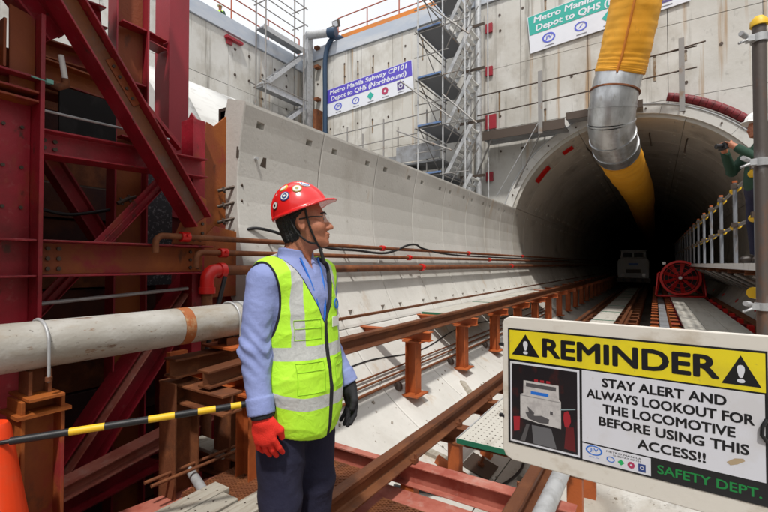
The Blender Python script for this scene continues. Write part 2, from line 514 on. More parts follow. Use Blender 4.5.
def seg_mesh(a0, a1, y0, w, pockets=True):
    """one precast lining segment with bolt pockets sunk into its inner face"""
    g = 0.10  # degrees left open at the joint
    a0, a1 = a0 + g, a1 - g
    yy0, yy1 = y0 + 0.005, y0 + w - 0.005
    span = a1 - a0
    us = [0, .012, .06, .088, .2, .3, .4, .5, .6, .7, .8, .91, .938, .988, 1]
    vs = [0, .012, .15, .235, .5, .765, .85, .988, 1]
    pk = set()
    if pockets:
        for ui, u in enumerate(us[:-1]):
            if abs(u - .06) < 1e-6 or abs(u - .91) < 1e-6:
                pk.add((ui, 2))
                pk.add((ui, 5))
    mb = MB()
    P = []
    for u in us:
        for v in vs:
            edge = u in (0, 1) or v in (0, 1)
            P.append(cylp(a0 + span * u, RI + (0.006 if edge else 0), yy0 + (yy1 - yy0) * v))
    n = len(vs)
    F = [(i * n + j, (i + 1) * n + j, (i + 1) * n + j + 1, i * n + j + 1) for i in range(len(us) - 1) for j in range(n - 1) if (i, j) not in pk]
    mb.add(P, F)
    for (i, j) in pk:
        ua, ub, va, vb = us[i], us[i + 1], vs[j], vs[j + 1]
        ring = [(ua, va), (ub, va), (ub, vb), (ua, vb)]
        du, dv = (ub - ua) * .25, (vb - va) * .22
        inn = [(ua + du, va + dv), (ub - du, va + dv), (ub - du, vb - dv), (ua + du, vb - dv)]
        q = [cylp(a0 + span * u, RI, yy0 + (yy1 - yy0) * v) for u, v in ring] + [cylp(a0 + span * u, RI + .085, yy0 + (yy1 - yy0) * v) for u, v in inn]
        mb.add(q, [(0, 1, 5, 4), (1, 2, 6, 5), (2, 3, 7, 6), (3, 0, 4, 7), (4, 5, 6, 7)])
    # outer skin and edges
    no = 8
    O = [cylp(a0 + span * k / no, RO, y) for k in range(no + 1) for y in (yy0, yy1)]
    mb.add(O, [(2 * k, 2 * k + 1, 2 * k + 3, 2 * k + 2) for k in range(no)])
    for y in (yy0, yy1):
        q, m_ = [], len(us)
        q = [cylp(a0 + span * u, RI + (.006), y) for u in us] + [cylp(a0 + span * u, RO, y) for u in us]
        mb.add(q, [(k, k + 1, m_ + k + 1, m_ + k) for k in range(m_ - 1)])
    for a in (a0, a1):
        mb.add([cylp(a, RI + .006, yy0), cylp(a, RI + .006, yy1), cylp(a, RO, yy1), cylp(a, RO, yy0)], [(0, 1, 2, 3)])
    return mb


tun = thing('tunnel_lining', 'pale concrete segmental tunnel lining running open through the pit into the dark bore', 'tunnel')
JOINTS = [163.5, 212, 256, 300, 346, 378]
NEARJ = [245, 272, 300, 346]
INNER = JOINTS + [378 + 47, 378 + 94, 523.5]
first = {}
Y_FIRST = YW - .10 - 8 * RINGW
for r in range(-4, 30):
    y0 = Y_FIRST + 0.0 + RINGW * r
    open_ring = y0 + RINGW < YW + 0.2
    js = INNER if not open_ring else (JOINTS if r >= 0 else NEARJ)
    for a0, a1 in zip(js[:-1], js[1:]):
        key = (a0, a1, open_ring)
        if key not in first:
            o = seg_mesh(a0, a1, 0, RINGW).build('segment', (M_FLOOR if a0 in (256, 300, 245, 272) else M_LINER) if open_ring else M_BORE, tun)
            first[key] = o
            o.location = (0, y0, 0)
        else:
            o = first[key].copy()
            COL.objects.link(o)
            o.parent = tun
            o.location = (0, y0, 0)
            o.rotation_euler.z = 0
# bulkhead far inside
far = MB()
far.tube([(CX, Y_FIRST + RINGW * 30 + .01, CZ), (CX, 140, CZ)], RI, 48, caps=False)
stuff(far.build('far_bore', M_BORE, tun))
MB().tube([(CX, YW + 1.01, CZ), (CX, 141, CZ)], RO + .02, 64, caps=False).build('light_block_sleeve', M_BORE, tun)  # outer sleeve added to stop light leaking through the segment joints
struct(MB().box((-5, 140, -2), (4, 140.3, 6)).build('tunnel_end_wall', M_BORE))

# portal ring, its bolts, the red seal and the painted red marks
portal = thing('portal_ring', 'pale round concrete and steel collar framing the tunnel mouth', 'tunnel portal', (CX, YW, CZ))
mb = MB()
NA = 96


def arc_ring(mb, a0, a1, r0, r1, y0, y1, n):
    P = []
    for k in range(n + 1):
        a = a0 + (a1 - a0) * k / n
        P += [cylp(a, r0, y0), cylp(a, r1, y0), cylp(a, r1, y1), cylp(a, r0, y1)]
    F = []
    for k in range(n):
        o = 4 * k
        for e in range(4):
            F.append((o + e, o + (e + 1) % 4, o + 4 + (e + 1) % 4, o + 4 + e))
    F += [(0, 1, 2, 3), (4 * n, 4 * n + 1, 4 * n + 2, 4 * n + 3)]
    mb.add(P, F)
    return mb


for a in np.arange(-14, 196, 30):
    arc_ring(MB(), a + .06, a + 29.94, RI + .09, RO + 0.03, YW - .15, YW - .003, 12).build('collar_segment', M_RINGFACE, portal)
for a in np.arange(-8, 190, 15):
    MB().cyl(cylp(a, (RI + RO) / 2 + .06, YW - .175), cylp(a, (RI + RO) / 2 + .06, YW - .145), .022, 8).build('bolt', M_BOLT, portal)
arc_ring(MB(), -12, 194, RO + .032, RO + .055, YW - .17, YW - .004, 64).build('rim_band', M_GALV, portal)
seal = MB()
for k in range(26):
    a = 14 + k * 2.35
    seal.tube([cylp(a, RO + .20, YW - .14), cylp(a + 2.2, RO + .20, YW - .14)], .10, 8)
tag(seal.build('seal_hose', M_PORTRED), 'dark red padded seal hose round the upper right of the tunnel mouth', 'seal')
mark = thing('red_marker_plate', 'red rectangular plate fixed inside the crown, upper left of the tunnel mouth', 'plate', cylp(140, RI - .01, 12.6))
arc_ring(MB(), 134, 145, RI - .03, RI - .012, 12.35, 12.75, 5).build('plate', M_REDGLOSS, mark)
mark2 = thing('red_marker_plate', 'smaller red plate inside the crown beside the metal duct elbow', 'plate', cylp(122, RI - .01, 12.6))
arc_ring(MB(), 118, 124, RI - .03, RI - .012, 12.35, 12.65, 5).build('plate', M_REDGLOSS, mark2)
# dangling dark hooks inside the crown
for i, a in enumerate((96, 80, 62, 112)):
    MB().tube([cylp(a, RI - .02, 13.2), cylp(a, RI - .05, 13.3), cylp(a - 2, RI - .3, 13.45)], .02, 6).build('lifting_hook', M_BOLT, tun)

# ------------------------------------------------------------------ shaft: ground, walls
struct(MB().box((-60, -60, -2.2), (60, 60, -1.75)).build('pit_floor', M_PITFLOOR))
g = MB()
g.box((-1500, YW + 1.2, 8.6), (1500, 1500, 9.15))
g.box((-1500, -1500, 8.6), (-11.9, YW + 1.2, 8.75))
g.box((9.0, -1500, 8.6), (1500, YW + 1.2, 8.75))
g.box((-11.9, -1500, 8.6), (9.0, -14, 8.75))
struct(g.build('surface_ground', M_SURF))
struct(MB().box((9.0, -14, -1.75), (9.6, YW + 1.0, 8.6)).build('right_shaft_wall', M_WALL))
struct(MB().box((-11.9, -14.6, -1.75), (9.6, -14, 8.6)).build('rear_shaft_wall', M_WALL))


def carve(o):
    """cut the tunnel opening out of a wall panel"""
    c = MB()
    n = 72
    c.tube([(CX, YW - 3, CZ), (CX, YW + 3, CZ)], RO + .03, n, smooth=False)
    co = c.build('cutter', M_WALL)
    b = o.modifiers.new('cut', 'BOOLEAN')
    b.object = co
    b.operation = 'DIFFERENCE'
    b.solver = 'EXACT'
    dg = bpy.context.evaluated_depsgraph_get()
    me = bpy.data.meshes.new_from_object(o.evaluated_get(dg))
    o.modifiers.clear()
    o.data = me
    bpy.data.objects.remove(co)


head = thing('head_wall', 'tall stained concrete shaft wall pierced by the round tunnel mouth', 'wall', (-1, YW, -1.75))
XS = [-11.0, -9.75, -8.5, -7.25, -6.0, -4.75, -3.1, -1.4, 0.3, 2.0, 3.7, 6.2, 9.0]
ZS = [-1.75, 0.6, 3.05, 5.25, 7.0, 8.95]
for i in range(len(XS) - 1):
    for j in range(len(ZS) - 1):
        x0, x1, z0, z1 = XS[i], XS[i + 1], ZS[j], ZS[j + 1]
        j1 = 0.006
        dy = random.uniform(0, .008)
        # nearest / farthest corner to the tunnel centre
        nx = min(max(CX, x0), x1) - CX
        nz = min(max(CZ, z0), z1) - CZ
        fx = max(abs(x0 - CX), abs(x1 - CX))
        fz = max(abs(z0 - CZ), abs(z1 - CZ))
        if math.hypot(fx, fz) < RO + .03:
            continue
        o = MB().box((x0 + j1, YW + dy, z0 + j1), (x1 - j1, YW + .4, z1 - j1)).build('panel', M_WALL, head)
        if math.hypot(nx, nz) < RO + .03:
            carve(o)
bk = MB().box((-11.0, YW + .41, -1.75), (9.0, YW + 1.0, 8.95)).build('backing', M_WALL, head)
carve(bk)
MB().box((-11.0, YW - .06, 8.96), (9.0, YW + 1.0, 9.42)).build('coping', M_COPING, head)
MB().box((-9.6, YW + .25, 9.43), (-4.9, YW + .32, 9.78)).build('formwork_strip', M_ORFORM, head)
th = MB()
tp = MB()
for i, x in enumerate(np.arange(-10.5, 3.5, 0.62)):
    for z in (3.9, 4.6, 5.6, 6.3, 8.05, 8.5):
        if random.random() < .62 and math.hypot(x - CX, z - CZ) > RO + .3:
            zz = z + random.uniform(-.05, .05)
            xx = x + random.uniform(-.03, .03)
            th.cyl((xx, YW - .012, zz), (xx, YW + .02, zz), .035, 7)
            if random.random() < .4:
                tp.box((xx - .025, YW - .008, zz - random.uniform(.2, .9)), (xx + .025, YW + .001, zz))
stuff(th.build('tie_holes', M_BOLT, head))
M_STREAK = mat('rust_streak', (0.20, 0.12, 0.06), 0.9, 0, [((0.36, 0.32, 0.26), (20, 20, 5), 0.45, 0.6, 0.9)])
stuff(tp.build('tie_rust_runs', M_STREAK, head))

ZSL = [-1.75, 0.6, 3.05, 5.25, 6.9, 8.50]
lw = thing('side_wall', 'long stained concrete shaft wall on the left under a pale blue coping', 'wall', (-11, 5, -1.75))
YS = [-14, -10, -6, -3, -0.6, 1.2, 3.0, 4.8, 6.6, 8.4, 10.2, YW]
for i in range(len(YS) - 1):
    for j in range(len(ZS) - 1):
        dx = random.uniform(0, .008)
        MB().box((-11.5, YS[i] + .006, ZSL[j] + .006), (-11.0 - dx, YS[i + 1] - .006, ZSL[j + 1] - .006)).build('panel', M_WALL, lw)
MB().box((-11.9, -14, -1.75), (-11.51, YW + 1, 8.50)).build('backing', M_WALL, lw)
MB().box((-11.9, -14, 8.51), (-10.94, YW - .07, 8.96)).build('coping', M_COPING, lw)
th = MB()
for y in np.arange(1.5, 11.5, .55):
    for z in (5.4, 6.4, 6.9, 7.3, 7.7, 8.1):
        if random.random() < .4:
            th.cyl((-11.02, y, z), (-10.985, y, z), .045, 7)
stuff(th.build('tie_holes', M_BOLT, lw))
bp = thing('wall_bracket', 'small dark red bracket bolted high on the left concrete wall', 'bracket', (-10.93, 7.9, 8.25))
MB().box((-10.99, 8.25, 8.28), (-10.85, 8.85, 8.36)).build('bar', M_REDCOL, bp)
MB().box((-10.99, 8.3, 8.14), (-10.93, 8.5, 8.28)).build('plate', M_REDCOL, bp)


def guardrail(name, label, p0, p1, n, z0, h, m, group=None, rails=(1.0, .55)):
    p0, p1 = Vector(p0), Vector(p1)
    t = thing(name, label, 'guardrail', (*((p0 + p1) / 2).xy, z0), group)
    for k in range(n + 1):
        p = p0.lerp(p1, k / n)
        MB().cyl((p.x, p.y, z0), (p.x, p.y, z0 + h), .024, 8).build('post', m, t)
    for f in rails:
        MB().cyl((p0.x, p0.y, z0 + h * f), (p1.x, p1.y, z0 + h * f), .02, 8).build('rail', m, t)
    return t


M_REDTUBE = mat('red_tube', (0.40, 0.10, 0.05), 0.55)
guardrail('guardrail', 'thin red and grey rail along the top of the left wall', (-11.3, -2, 0), (-11.3, 11.8, 0), 9, 8.96, .95, M_REDTUBE)
guardrail('guardrail', 'thin red rail over the orange strip on top of the banner wall', (-9.9, 12.4, 0), (-2, 12.4, 0), 6, 9.42, 1.15, M_REDTUBE)

# ------------------------------------------------------------------ white sheeted bank beyond the lining
wb_ = thing('sheeted_bank', 'rounded white sheeted mound behind the left edge of the lining', 'tunnel cover', (-5.2, 6, -1.75))
for k, (ya, yb) in enumerate([(2.90, 3.4), (3.42, 4.6), (4.62, 6.4), (6.42, 9.0), (9.02, YW - .01)]):
    mbk = MB()
    n = 14
    P = []
    for y in (ya, yb):
        for i in range(n + 1):
            a = math.radians(-10 + 120 * i / n)
            P.append((-7.2 + 2.57 * math.cos(a), y, 1.93 + 2.57 * math.sin(a)))
        P += [(-10.4, y, 2.6), (-10.4, y, -1.7), (-4.7, y, -1.7)]
    m_ = n + 4
    mbk.add(P, [(i, i + 1, m_ + i + 1, m_ + i) for i in range(m_ - 1)] + [tuple(range(m_)), tuple(range(m_, 2 * m_))])
    for i in range(len(mbk.sm)):
        mbk.sm[i] = i < n
    mbk.build('sheet', M_SHEET, wb_)

# ------------------------------------------------------------------ rails
RAILP = [(-.065, 0), (.065, 0), (.065, .010), (.015, .022), (.010, .03), (.010, .088), (.034, .096), (.034, .122), (.026, .128), (-.026, .128), (-.034, .122), (-.034, .096), (-.010, .088), (-.010, .03), (-.015, .022), (-.065, .010)]


def rail(x, ztop, y0, y1, par, m=None):
    return MB().prism(RAILP, (x, y0, ztop - .128), (x, y1, ztop - .128), (1, 0, 0), (0, 0, 1)).build('rail', m or M_RAIL, par, .002)


# main locomotive track
trk = thing('locomotive_track', 'low rusty rail track running along the pit floor into the tunnel', 'rail track', (-1.03, 3, 0))
ZR = .19
rail(-1.45, ZR, .15, 5.4, trk)
rail(-1.45, ZR, 5.405, 38, trk)
rail(-.615, ZR, -.9, 5.4, trk)
rail(-.615, ZR, 5.405, 38, trk)
slp = None
y = 2.56
k = 0
SLY = []
while y < 37:
    SLY.append(y)
    y += .78
for y in SLY:
    m = M_PINK if y < 2.7 else M_RUST
    MB().hbeam((-1.56, y, -.013), (-.38, y, -.013), .14, .10, (0, 0, 1), .009, .008).build('sleeper', m, trk, .002 if y < 4 else 0)
    for x in (-1.42, -.5):
        MB().box((x - .05, y - .04, floor_z(x) - .01), (x + .05, y + .04, -.085)).build('sleeper_leg', M_ORANGE, trk)
    if y < 12:
        for x in (-1.45, -.615):
            for s in (-1, 1):
                MB().box((x + s * .045, y - .025, ZR - .127), (x + s * .085, y + .025, ZR - .10)).cyl((x + s * .075, y, ZR - .11), (x + s * .075, y, ZR - .07), .011, 6).build('rail_clip', M_RUST, trk)
# curved floor angles under the sleepers
for y in SLY[1:14:2]:
    mb = MB()
    arc_ring(mb, 246, 274, RI - .075, RI - .004, y + .16, y + .20, 10)
    mb.build('curved_tie', M_ORANGE, trk)
# perforated boards between the rails
ORD = 'first second third fourth fifth sixth seventh eighth ninth tenth eleventh twelfth thirteenth fourteenth fifteenth'.split()
for i, y in enumerate(np.arange(3.02, 26, 2.05)):
    b = thing('walkway_board', 'pale perforated walkway board with a green edge between the rails nearest the man' if i == 0 else ORD[i] + ' worn walkway board between the locomotive rails, counted from the sign', 'walkway board', (-1.03, y, .06), 'walkway boards along the locomotive track')
    MB().box((-1.27, y, .062), (-.80, y + 2.0, .082)).build('board', M_PALEPLANK, b)
    MB().box((-1.27, y - .006, .056), (-.80, y - .001, .092)).build('end_edge', M_GREENP, b)
    MB().box((-1.278, y, .056), (-1.271, y + 2.0, .090)).build('side_edge', M_GALV, b)
    if i < 2:
        hm = MB()
        for xx in np.arange(-1.23, -.82, .045):
            for yy in np.arange(y + .05, y + 1.95, .06):
                hm.disc((xx, yy, .0825), (0, 0, 1), .0065, .0008, 6)
        stuff(hm.build('perforations', M_BOLT, b))

# raised side track on posts
rtr = thing('raised_track', 'rusty side rails raised on orange posts above the curved floor on the left', 'rail track', (-2.6, 4, .5))
for x in (-3.0, -2.157):
    zt = .80
    rail(x, zt, 2.2 if x < -2.5 else 1.9, 7.0, rtr)
    rail(x, zt, 7.005, 36, rtr)
PY = [1.9] + [4.12 + 1.4 * i for i in range(22)]
for i, y in enumerate(PY):
    yb = y
    zf = floor_z(-2.24)
    MB().hbeam((-2.24, yb, zf + .06), (-2.24, yb, .555), .13, .13, (1, 0, 0), .010, .009).build('post', M_ORANGE, rtr, .002)
    MB().box((-2.34, yb - .13, zf + .045), (-2.12, yb + .13, zf + .059)).build('base_plate', M_ORANGE, rtr)
    MB().box((-2.33, yb - .09, .556), (-2.10, yb + .09, .570)).build('cap_plate', M_ORANGE, rtr)
    MB().hbeam((-3.06, yb, .622), (-2.02, yb, .622), .10, .10, (0, 0, 1), .009, .008).build('cross_beam', M_ORANGE, rtr, .002)
    MB().box((-3.09, yb - .07, .57), (-3.04, yb + .07, .74)).build('wall_bracket', M_ORANGE, rtr)
for i, y in enumerate((5.6, 7.65, 9.7)):
    b = thing('side_board', ['pale board lying between the raised rails above the orange posts', 'second pale board between the raised rails', 'third pale board between the raised rails, towards the tunnel'][i], 'walkway board', (-2.6, y, .68), 'boards between the raised rails')
    MB().box((-2.9, y, .675), (-2.3, y + 2.0, .695)).build('board', M_PALEPLANK, b)
    MB().box((-2.9, y - .006, .67), (-2.3, y - .001, .70)).build('end_edge', M_GREENP, b)
# small drain balls / grout plugs at the post feet and thin service pipes along the floor
pfl = thing('floor_pipes', 'thin rust-brown pipes lying along the curved floor behind the orange posts', 'pipe', (-2.4, 3, -.2))
for x, r_ in ((-2.40, .016), (-2.46, .012), (-2.51, .011)):
    MB().tube([(x, 2.7, floor_z(x) + .05), (x, 12, floor_z(x) + .05)], r_, 8).build('pipe', M_RUST, pfl)
for y in PY[1:5]:
    sx = -2.37
    MB().tube([(sx, y - .10, floor_z(sx) + .0), (sx, y - .10, floor_z(sx) + .05), (sx, y - .10, floor_z(sx) + .075)], [.05, .045, .02], 10).build('clamp', M_BOLT, pfl)
# anchor plate with stud on the floor
ap = thing('anchor_plate', 'dark square steel plate with a stud on the pale floor below the sign', 'plate', (-1.42, 3.87, -.45))
zc = floor_z(-1.40)
n_ = Vector((CX + 1.40, 0, CZ - zc)).normalized()
tx = n_.cross(Vector((0, 1, 0))).normalized()
c_ = Vector((-1.40, 3.87, zc)) + n_ * .012
MB().obox(c_, tx * .13, Vector((0, .15, 0)), n_ * .008).build('plate', M_BOLT, ap, .002)
MB().cyl(c_, c_ + n_ * .10, .014, 8).cyl(c_, c_ + n_ * .03, .032, 6).build('stud', M_RUST, ap)

# pink floor plate and channel in front of the grating
fpl = thing('floor_plate', 'faded red steel floor plate beyond the brown grating', 'plate', (-1.0, 2.4, -.1))
MB().box((-1.75, 2.02, -.12), (-.45, 2.50, -.105)).build('plate', M_PINK, fpl)
MB().channel((-2.05, 2.515, -.0), (-1.52, 2.515, 0), .14, .06, (0, 0, 1)).build('edge_channel', M_PINK, fpl)


def grating(name, label, x0, x1, y0, y1, z, m, pitch=.042):
    t = thing(name, label, 'grating', ((x0 + x1) / 2, (y0 + y1) / 2, z))
    mb = MB()
    w = x1 - x0
    h = y1 - y0
    sl = 2.0
    n = int((w + h * sl) / pitch) + 2
    for s in (1, -1):
        for i in range(n):
            # lines x = x0 + i*pitch - s*...
            c = i * pitch - h * sl * (s > 0)
            pts = []
            a0, a1 = 0.0, h
            if s > 0:
                xa, xb = c, c + h * sl
            else:
                xa, xb = c, c - h * sl
            t0, t1 = 0., 1.
            dx = xb - xa
            for lim, sg in ((0, 1), (w, -1)):
                va, vb = sg * (xa - lim), sg * (xb - lim)
                if va < 0 and vb < 0:
                    t0 = 2
                elif va < 0:
                    t0 = max(t0, va / (va - vb))
                elif vb < 0:
                    t1 = min(t1, va / (va - vb))
            if t1 - t0 < 1e-3:
                continue
            A = Vector((x0 + xa + dx * t0, y0 + h * t0, z + s * .001))
            B = Vector((x0 + xa + dx * t1, y0 + h * t1, z + s * .001))
            d = (B - A).normalized()
            q = d.cross(Vector((0, 0, 1)))
            mb.obox((A + B) / 2, (B - A) / 2, q * .004, Vector((0, 0, .005)))
    stuff(mb.build('mesh', m, t))
    for ya in (y0 - .01, y1 + .001):
        MB().box((x0, ya, z - .035), (x1, ya + .009, z + .006)).build('end_bar', m, t)
    for xx in (x0 + .01, (x0 + x1) / 2, x1 - .01):
        MB().box((xx - .008, y0, z - .05), (xx + .008, y1, z - .008)).build('bearer', m, t)
    return t


grating('grating', 'brown expanded-metal grating the man stands on beside the near rail', -1.40, -.68, .55, 2.18, -.012, M_RAIL)
grating('grating', 'small rusty grating behind the man beside the grey planks', -2.42, -1.55, 1.55, 2.35, .02, M_RUST)

# third track on red blocks to the right, its boards, the edge beams and pipes
st = thing('service_track', 'line of red steel blocks carrying a grey strip beside the pale boards', 'rail track', (.15, 9, .2))
yb = 6.0
while yb < 24:
    for x in (-.02, .29):
        MB().box((x - .05, yb, -.05), (x + .05, yb + .16, .33)).box((x - .065, yb - .02, .33), (x + .065, yb + .18, .345)).build('block', M_REDRUST, st, .004)
        zf = floor_z(x)
        MB().box((x - .03, yb + .05, zf - .01), (x + .03, yb + .17, -.052)).build('block_leg', M_RED, st)
    yb += .62
MB().box((.06, 5.6, .28), (.20, 26, .30)).build('strip', M_DECK, st)
MB().hbeam((.13, 5.6, .20), (.13, 26, .20), .15, .10, (0, 0, 1)).build('strip_beam', M_RUST, st)
for i, yy in enumerate(np.arange(5.2, 23, 3.02)):
    b = thing('walk_board', ['pale broad board nearest the sign, in line with the red fan', 'second pale broad board from the sign towards the red fan', 'pale broad board ending at the tunnel mouth short of the red fan', 'pale broad board the red fan stands on', 'broad board just behind the red fan', 'farthest broad board, deep behind the red fan'][i], 'walkway board', (.8, yy, .39), 'broad boards in line with the red fan')
    for x0, x1 in ((.38, .645), (.65, .915), (.92, 1.19)):
        MB().box((x0, yy, .36), (x1, yy + 3.0, .40)).build('plank', M_PALEPLANK, b, .004)
    for dy in (.3, 1.5, 2.7):
        MB().hbeam((.36, yy + dy, .30), (1.55, yy + dy, .30), .10, .08, (0, 0, 1)).build('bearer', M_RED, b)
        MB().box((.7, yy + dy - .04, floor_z(.7) - .01), (.78, yy + dy + .04, .248)).build('bearer_leg', M_RED, b)
rb = thing('edge_beam', 'rusty steel beam along the right side of the tunnel floor', 'beam', (1.5, 10, .2))
MB().hbeam((1.42, 4.8, .33), (1.42, 30, .33), .16, .14, (0, 0, 1)).build('beam', M_RUST, rb)
for yy in np.arange(5, 28, 1.0):
    MB().box((1.27, yy, .26), (1.34, yy + .2, .40)).build('red_stop', M_REDGLOSS, rb)
    MB().box((1.38, yy, floor_z(1.42) - .02), (1.46, yy + .1, .248)).build('leg', M_RUST, rb)
for k, (x, z, r_, m, lab) in enumerate(((1.72, .47, .065, M_GALV, 'grey steel pipe low on the right beside the rusty beam'), (1.93, .62, .055, M_WHITEP, 'pale pipe above the grey one under the raised walkway'), (2.06, .86, .035, M_SCAF, 'thin pipe highest under the raised walkway'))):
    t = thing('service_pipe', lab, 'pipe', (x, 10, z))
    MB().tube([(x, 4.6, z), (x, 34, z)], r_, 14).build('pipe', m, t)
    for yy in np.arange(6.1, 24, 2.4):
        MB().tube([(x, yy + .3 * k, z), (x, yy + .3 * k + .10, z)], r_ + .022, 14).build('coupling', M_REDGLOSS, t)
        MB().box((x - .02, yy, floor_z(x) - .03) if floor_z(x) < z - r_ else (x - .02, yy, z - r_ - .02), (x + .3, yy + .05, z - r_ + .005)).build('bracket', M_RUST, t)
# loose rail and steel pipe under the sign
lp = thing('loose_pipe', 'grey steel pipe lying beside the near right rail under the sign', 'pipe', (-.42, 1.6, .3))
MB().tube([(-.47, .4, .20), (-.47, 3.2, .19)], .045, 16).build('pipe', M_GALV, lp)
for yy in (.6, 2.0, 3.0):
    MB().box((-.54, yy, .02), (-.40, yy + .06, .148)).build('block', M_RUST, lp)

# ------------------------------------------------------------------ wall pipes, cable
def wp(name, label, z, r, y0, y1, elbow, m, couplings):
    x = wall_x(z) + .10 + r
    t = thing(name, label, 'pipe', (x, (y0 + y1) / 2, z))
    pts = [(x, y0, z - .13)]
    if elbow:
        for k in range(7):
            a = math.pi / 2 * k / 6
            pts.append((x, y0 + .06 - .06 * math.cos(a), z - .06 + .06 * math.sin(a)))
    else:
        pts = [(x, y0, z)]
    pts.append((x, y1, z))
    MB().tube(pts, r, 12).build('pipe', m, t)
    for yc in couplings:
        MB().tube([(x, yc, z), (x, yc + .07, z)], r + .016, 12).cyl((x + r, yc + .035, z + .01), (x + r + .03, yc + .035, z + .01), .012, 6).build('coupling', M_REDGLOSS, t)
    for yy in np.arange(3.0, min(y1, 24), 1.2):
        MB().box((wall_x(z) - .01, yy - .012, z - .012), (x + r + .006, yy + .012, z - r - .002 + .012)).build('bracket', M_BOLT, t)
    return t


wp('wall_pipe', 'topmost of the three brown pipes along the curved wall', 1.615, .024, 1.78, 32, True, M_RUST, (1.98, 4.9, 8.1, 12.2))
wp('wall_pipe', 'middle of the three brown pipes along the curved wall', 1.495, .024, 2.10, 32, True, M_RUST, (2.32, 5.6, 9.3))
wp('wall_pipe', 'thickest and lowest brown pipe along the curved wall, with red couplings', 1.345, .042, 2.28, 32, False, M_RUST, (5.9, 10.8))
t = thing('red_pipe_elbow', 'bright red pipe elbow on the rusty riser behind the grey pipe', 'pipe fitting', (-3.0, 2.15, 1.2))
px_ = wall_x(1.345) + .142
MB().tube([(px_, 2.16, 1.20)] + [(px_, 2.24 - .08 * math.cos(a), 1.265 + .08 * math.sin(a)) for a in np.linspace(0, math.pi / 2, 7)] + [(px_, 2.27, 1.345)], .055, 14).tube([(px_, 2.27, 1.345), (px_, 2.32, 1.345)], .065, 14).tube([(px_, 2.16, 1.16), (px_, 2.16, 1.21)], .065, 14).build('elbow', M_REDGLOSS, t)
MB().tube([(px_, 2.16, -.2), (px_, 2.16, 1.16)], .042, 12).build('riser', M_RUST, t)
cb = MB()
cp = [(-3.42, 2.62, 1.45), (-3.40, 2.66, 1.62), (-3.30, 2.78, 1.74), (-3.24, 3.0, 1.73), (-3.21, 3.3, 1.66), (-3.15, 3.8, 1.58), (-3.15, 4.3, 1.57), (-3.14, 4.9, 1.545), (-3.15, 5.3, 1.60), (-3.14, 5.6, 1.68), (-3.15, 5.9, 1.70), (-3.15, 6.2, 1.64), (-3.15, 7.5, 1.565), (-3.15, 12, 1.55), (-3.15, 20, 1.54)]


def smooth_pts(p, n=6):
    p = [Vector(q) for q in p]
    out = []
    for i in range(len(p) - 1):
        a, b, c, d = p[max(i - 1, 0)], p[i], p[i + 1], p[min(i + 2, len(p) - 1)]
        for k in range(n):
            t_ = k / n
            out.append(.5 * ((2 * b) + (c - a) * t_ + (2 * a - 5 * b + 4 * c - d) * t_ ** 2 + (3 * b - a - 3 * c + d) * t_ ** 3))
    out.append(p[-1])
    return out


tag(cb.tube(smooth_pts(cp), .016, 8).build('cable', M_BLACK), 'black cable looping along the brown pipes on the curved wall', 'cable')
# end of lining: dark plate and studs
pl_ = thing('steel_plate', 'dark steel strap bolted over the near edge of the concrete lining', 'plate', (-3.3, 2.8, 2.45))
zz = 2.45
MB().obox((-3.325, 2.82, 2.44), (.006, .01, 0), (0, .17, -.018), (.004, 0, .055)).build('plate', M_BOLT, pl_, .002)
MB().cyl((-3.33, 2.86, 2.435), (-3.285, 2.86, 2.438), .018, 8).build('bolt', M_GALV, pl_)

# ------------------------------------------------------------------ red steel shoring at the left
fr = thing('shoring_frame', 'big red and rust steel shoring frame of beams, columns and diagonals at the left', 'steel frame', (-3.4, 1.6, -1.75))
XF = -3.32
def part(name, mb, m, bev=.003):
    return mb.build(name, m, fr, bev)
UPX = (1, 0, 0)
# near built-up column: web plate, edge flange, stiffeners
part('column_web', MB().box((XF - .012, -.2, -1.7), (XF, 1.065, 2.50)), M_RED)
part('column_web', MB().box((XF - .012, -.2, 2.502), (XF, 1.065, 2.72)), M_REDRUST)
part('gusset_plate', MB().prism([(.94, 2.45), (1.065, 2.45), (1.065, 2.93), (1.03, 2.95), (.935, 2.97)], (XF + .04, 0, 0), (XF + .055, 0, 0), (0, 1, 0), (0, 0, 1)), M_REDRUST)
part('column_flange', MB().box((XF - .16, 1.066, -1.7), (XF + .14, 1.09, 2.95)), M_RED)
for z, m in ((2.545, M_RED), (2.455, M_REDRUST), (2.40, M_REDRUST), (1.545, M_RED), (1.325, M_RED)):
    part('stiffener', MB().box((XF + .001, -.2, z - .007), (XF + .13, 1.065, z + .007)), m)
part('stiffener', MB().box((XF + .001, .90, 2.57), (XF + .09, .915, 2.86)), M_REDRUST)
part('lower_beam', MB().hbeam((XF, 1.092, 1.435), (XF, 2.30, 1.435), .235, .26, (0, 0, 1), .013), M_RED)
part('lower_beam_web_face', MB().box((XF + .006, 1.13, 1.335), (XF + .010, 2.28, 1.535)), M_REDRUST)
part('upper_beam', MB().hbeam((XF - .05, 1.092, 2.18), (XF - .05, 2.30, 2.23), .165, .20, (0, 0, 1), .012), M_RED)
# main diagonal with rusty web
d0, d1 = V(-3.14, .96, 3.38), V(-3.14, 2.12, 1.74)
ax = (d1 - d0).normalized()
uu = Vector((0, -ax.z, ax.y))
part('main_diagonal', MB().hbeam(d0, d1, .165, .17, uu, .014), M_RED)
part('diagonal_web_face', MB().obox((d0 + d1) / 2 + Vector((.010, 0, 0)), (d1 - d0) / 2 * .99, uu * .066, Vector((.003, 0, 0))), mat('diagonal_rust', (0.16, 0.055, 0.030), 0.6, 0, [((0.30, 0.10, 0.03), (3, 3, 3), 0.45, 0.65, 0.8), ((0.16, 0.11, 0.09), (5, 5, 5), 0.52, 0.7, 0.8)], 0.2, 50))
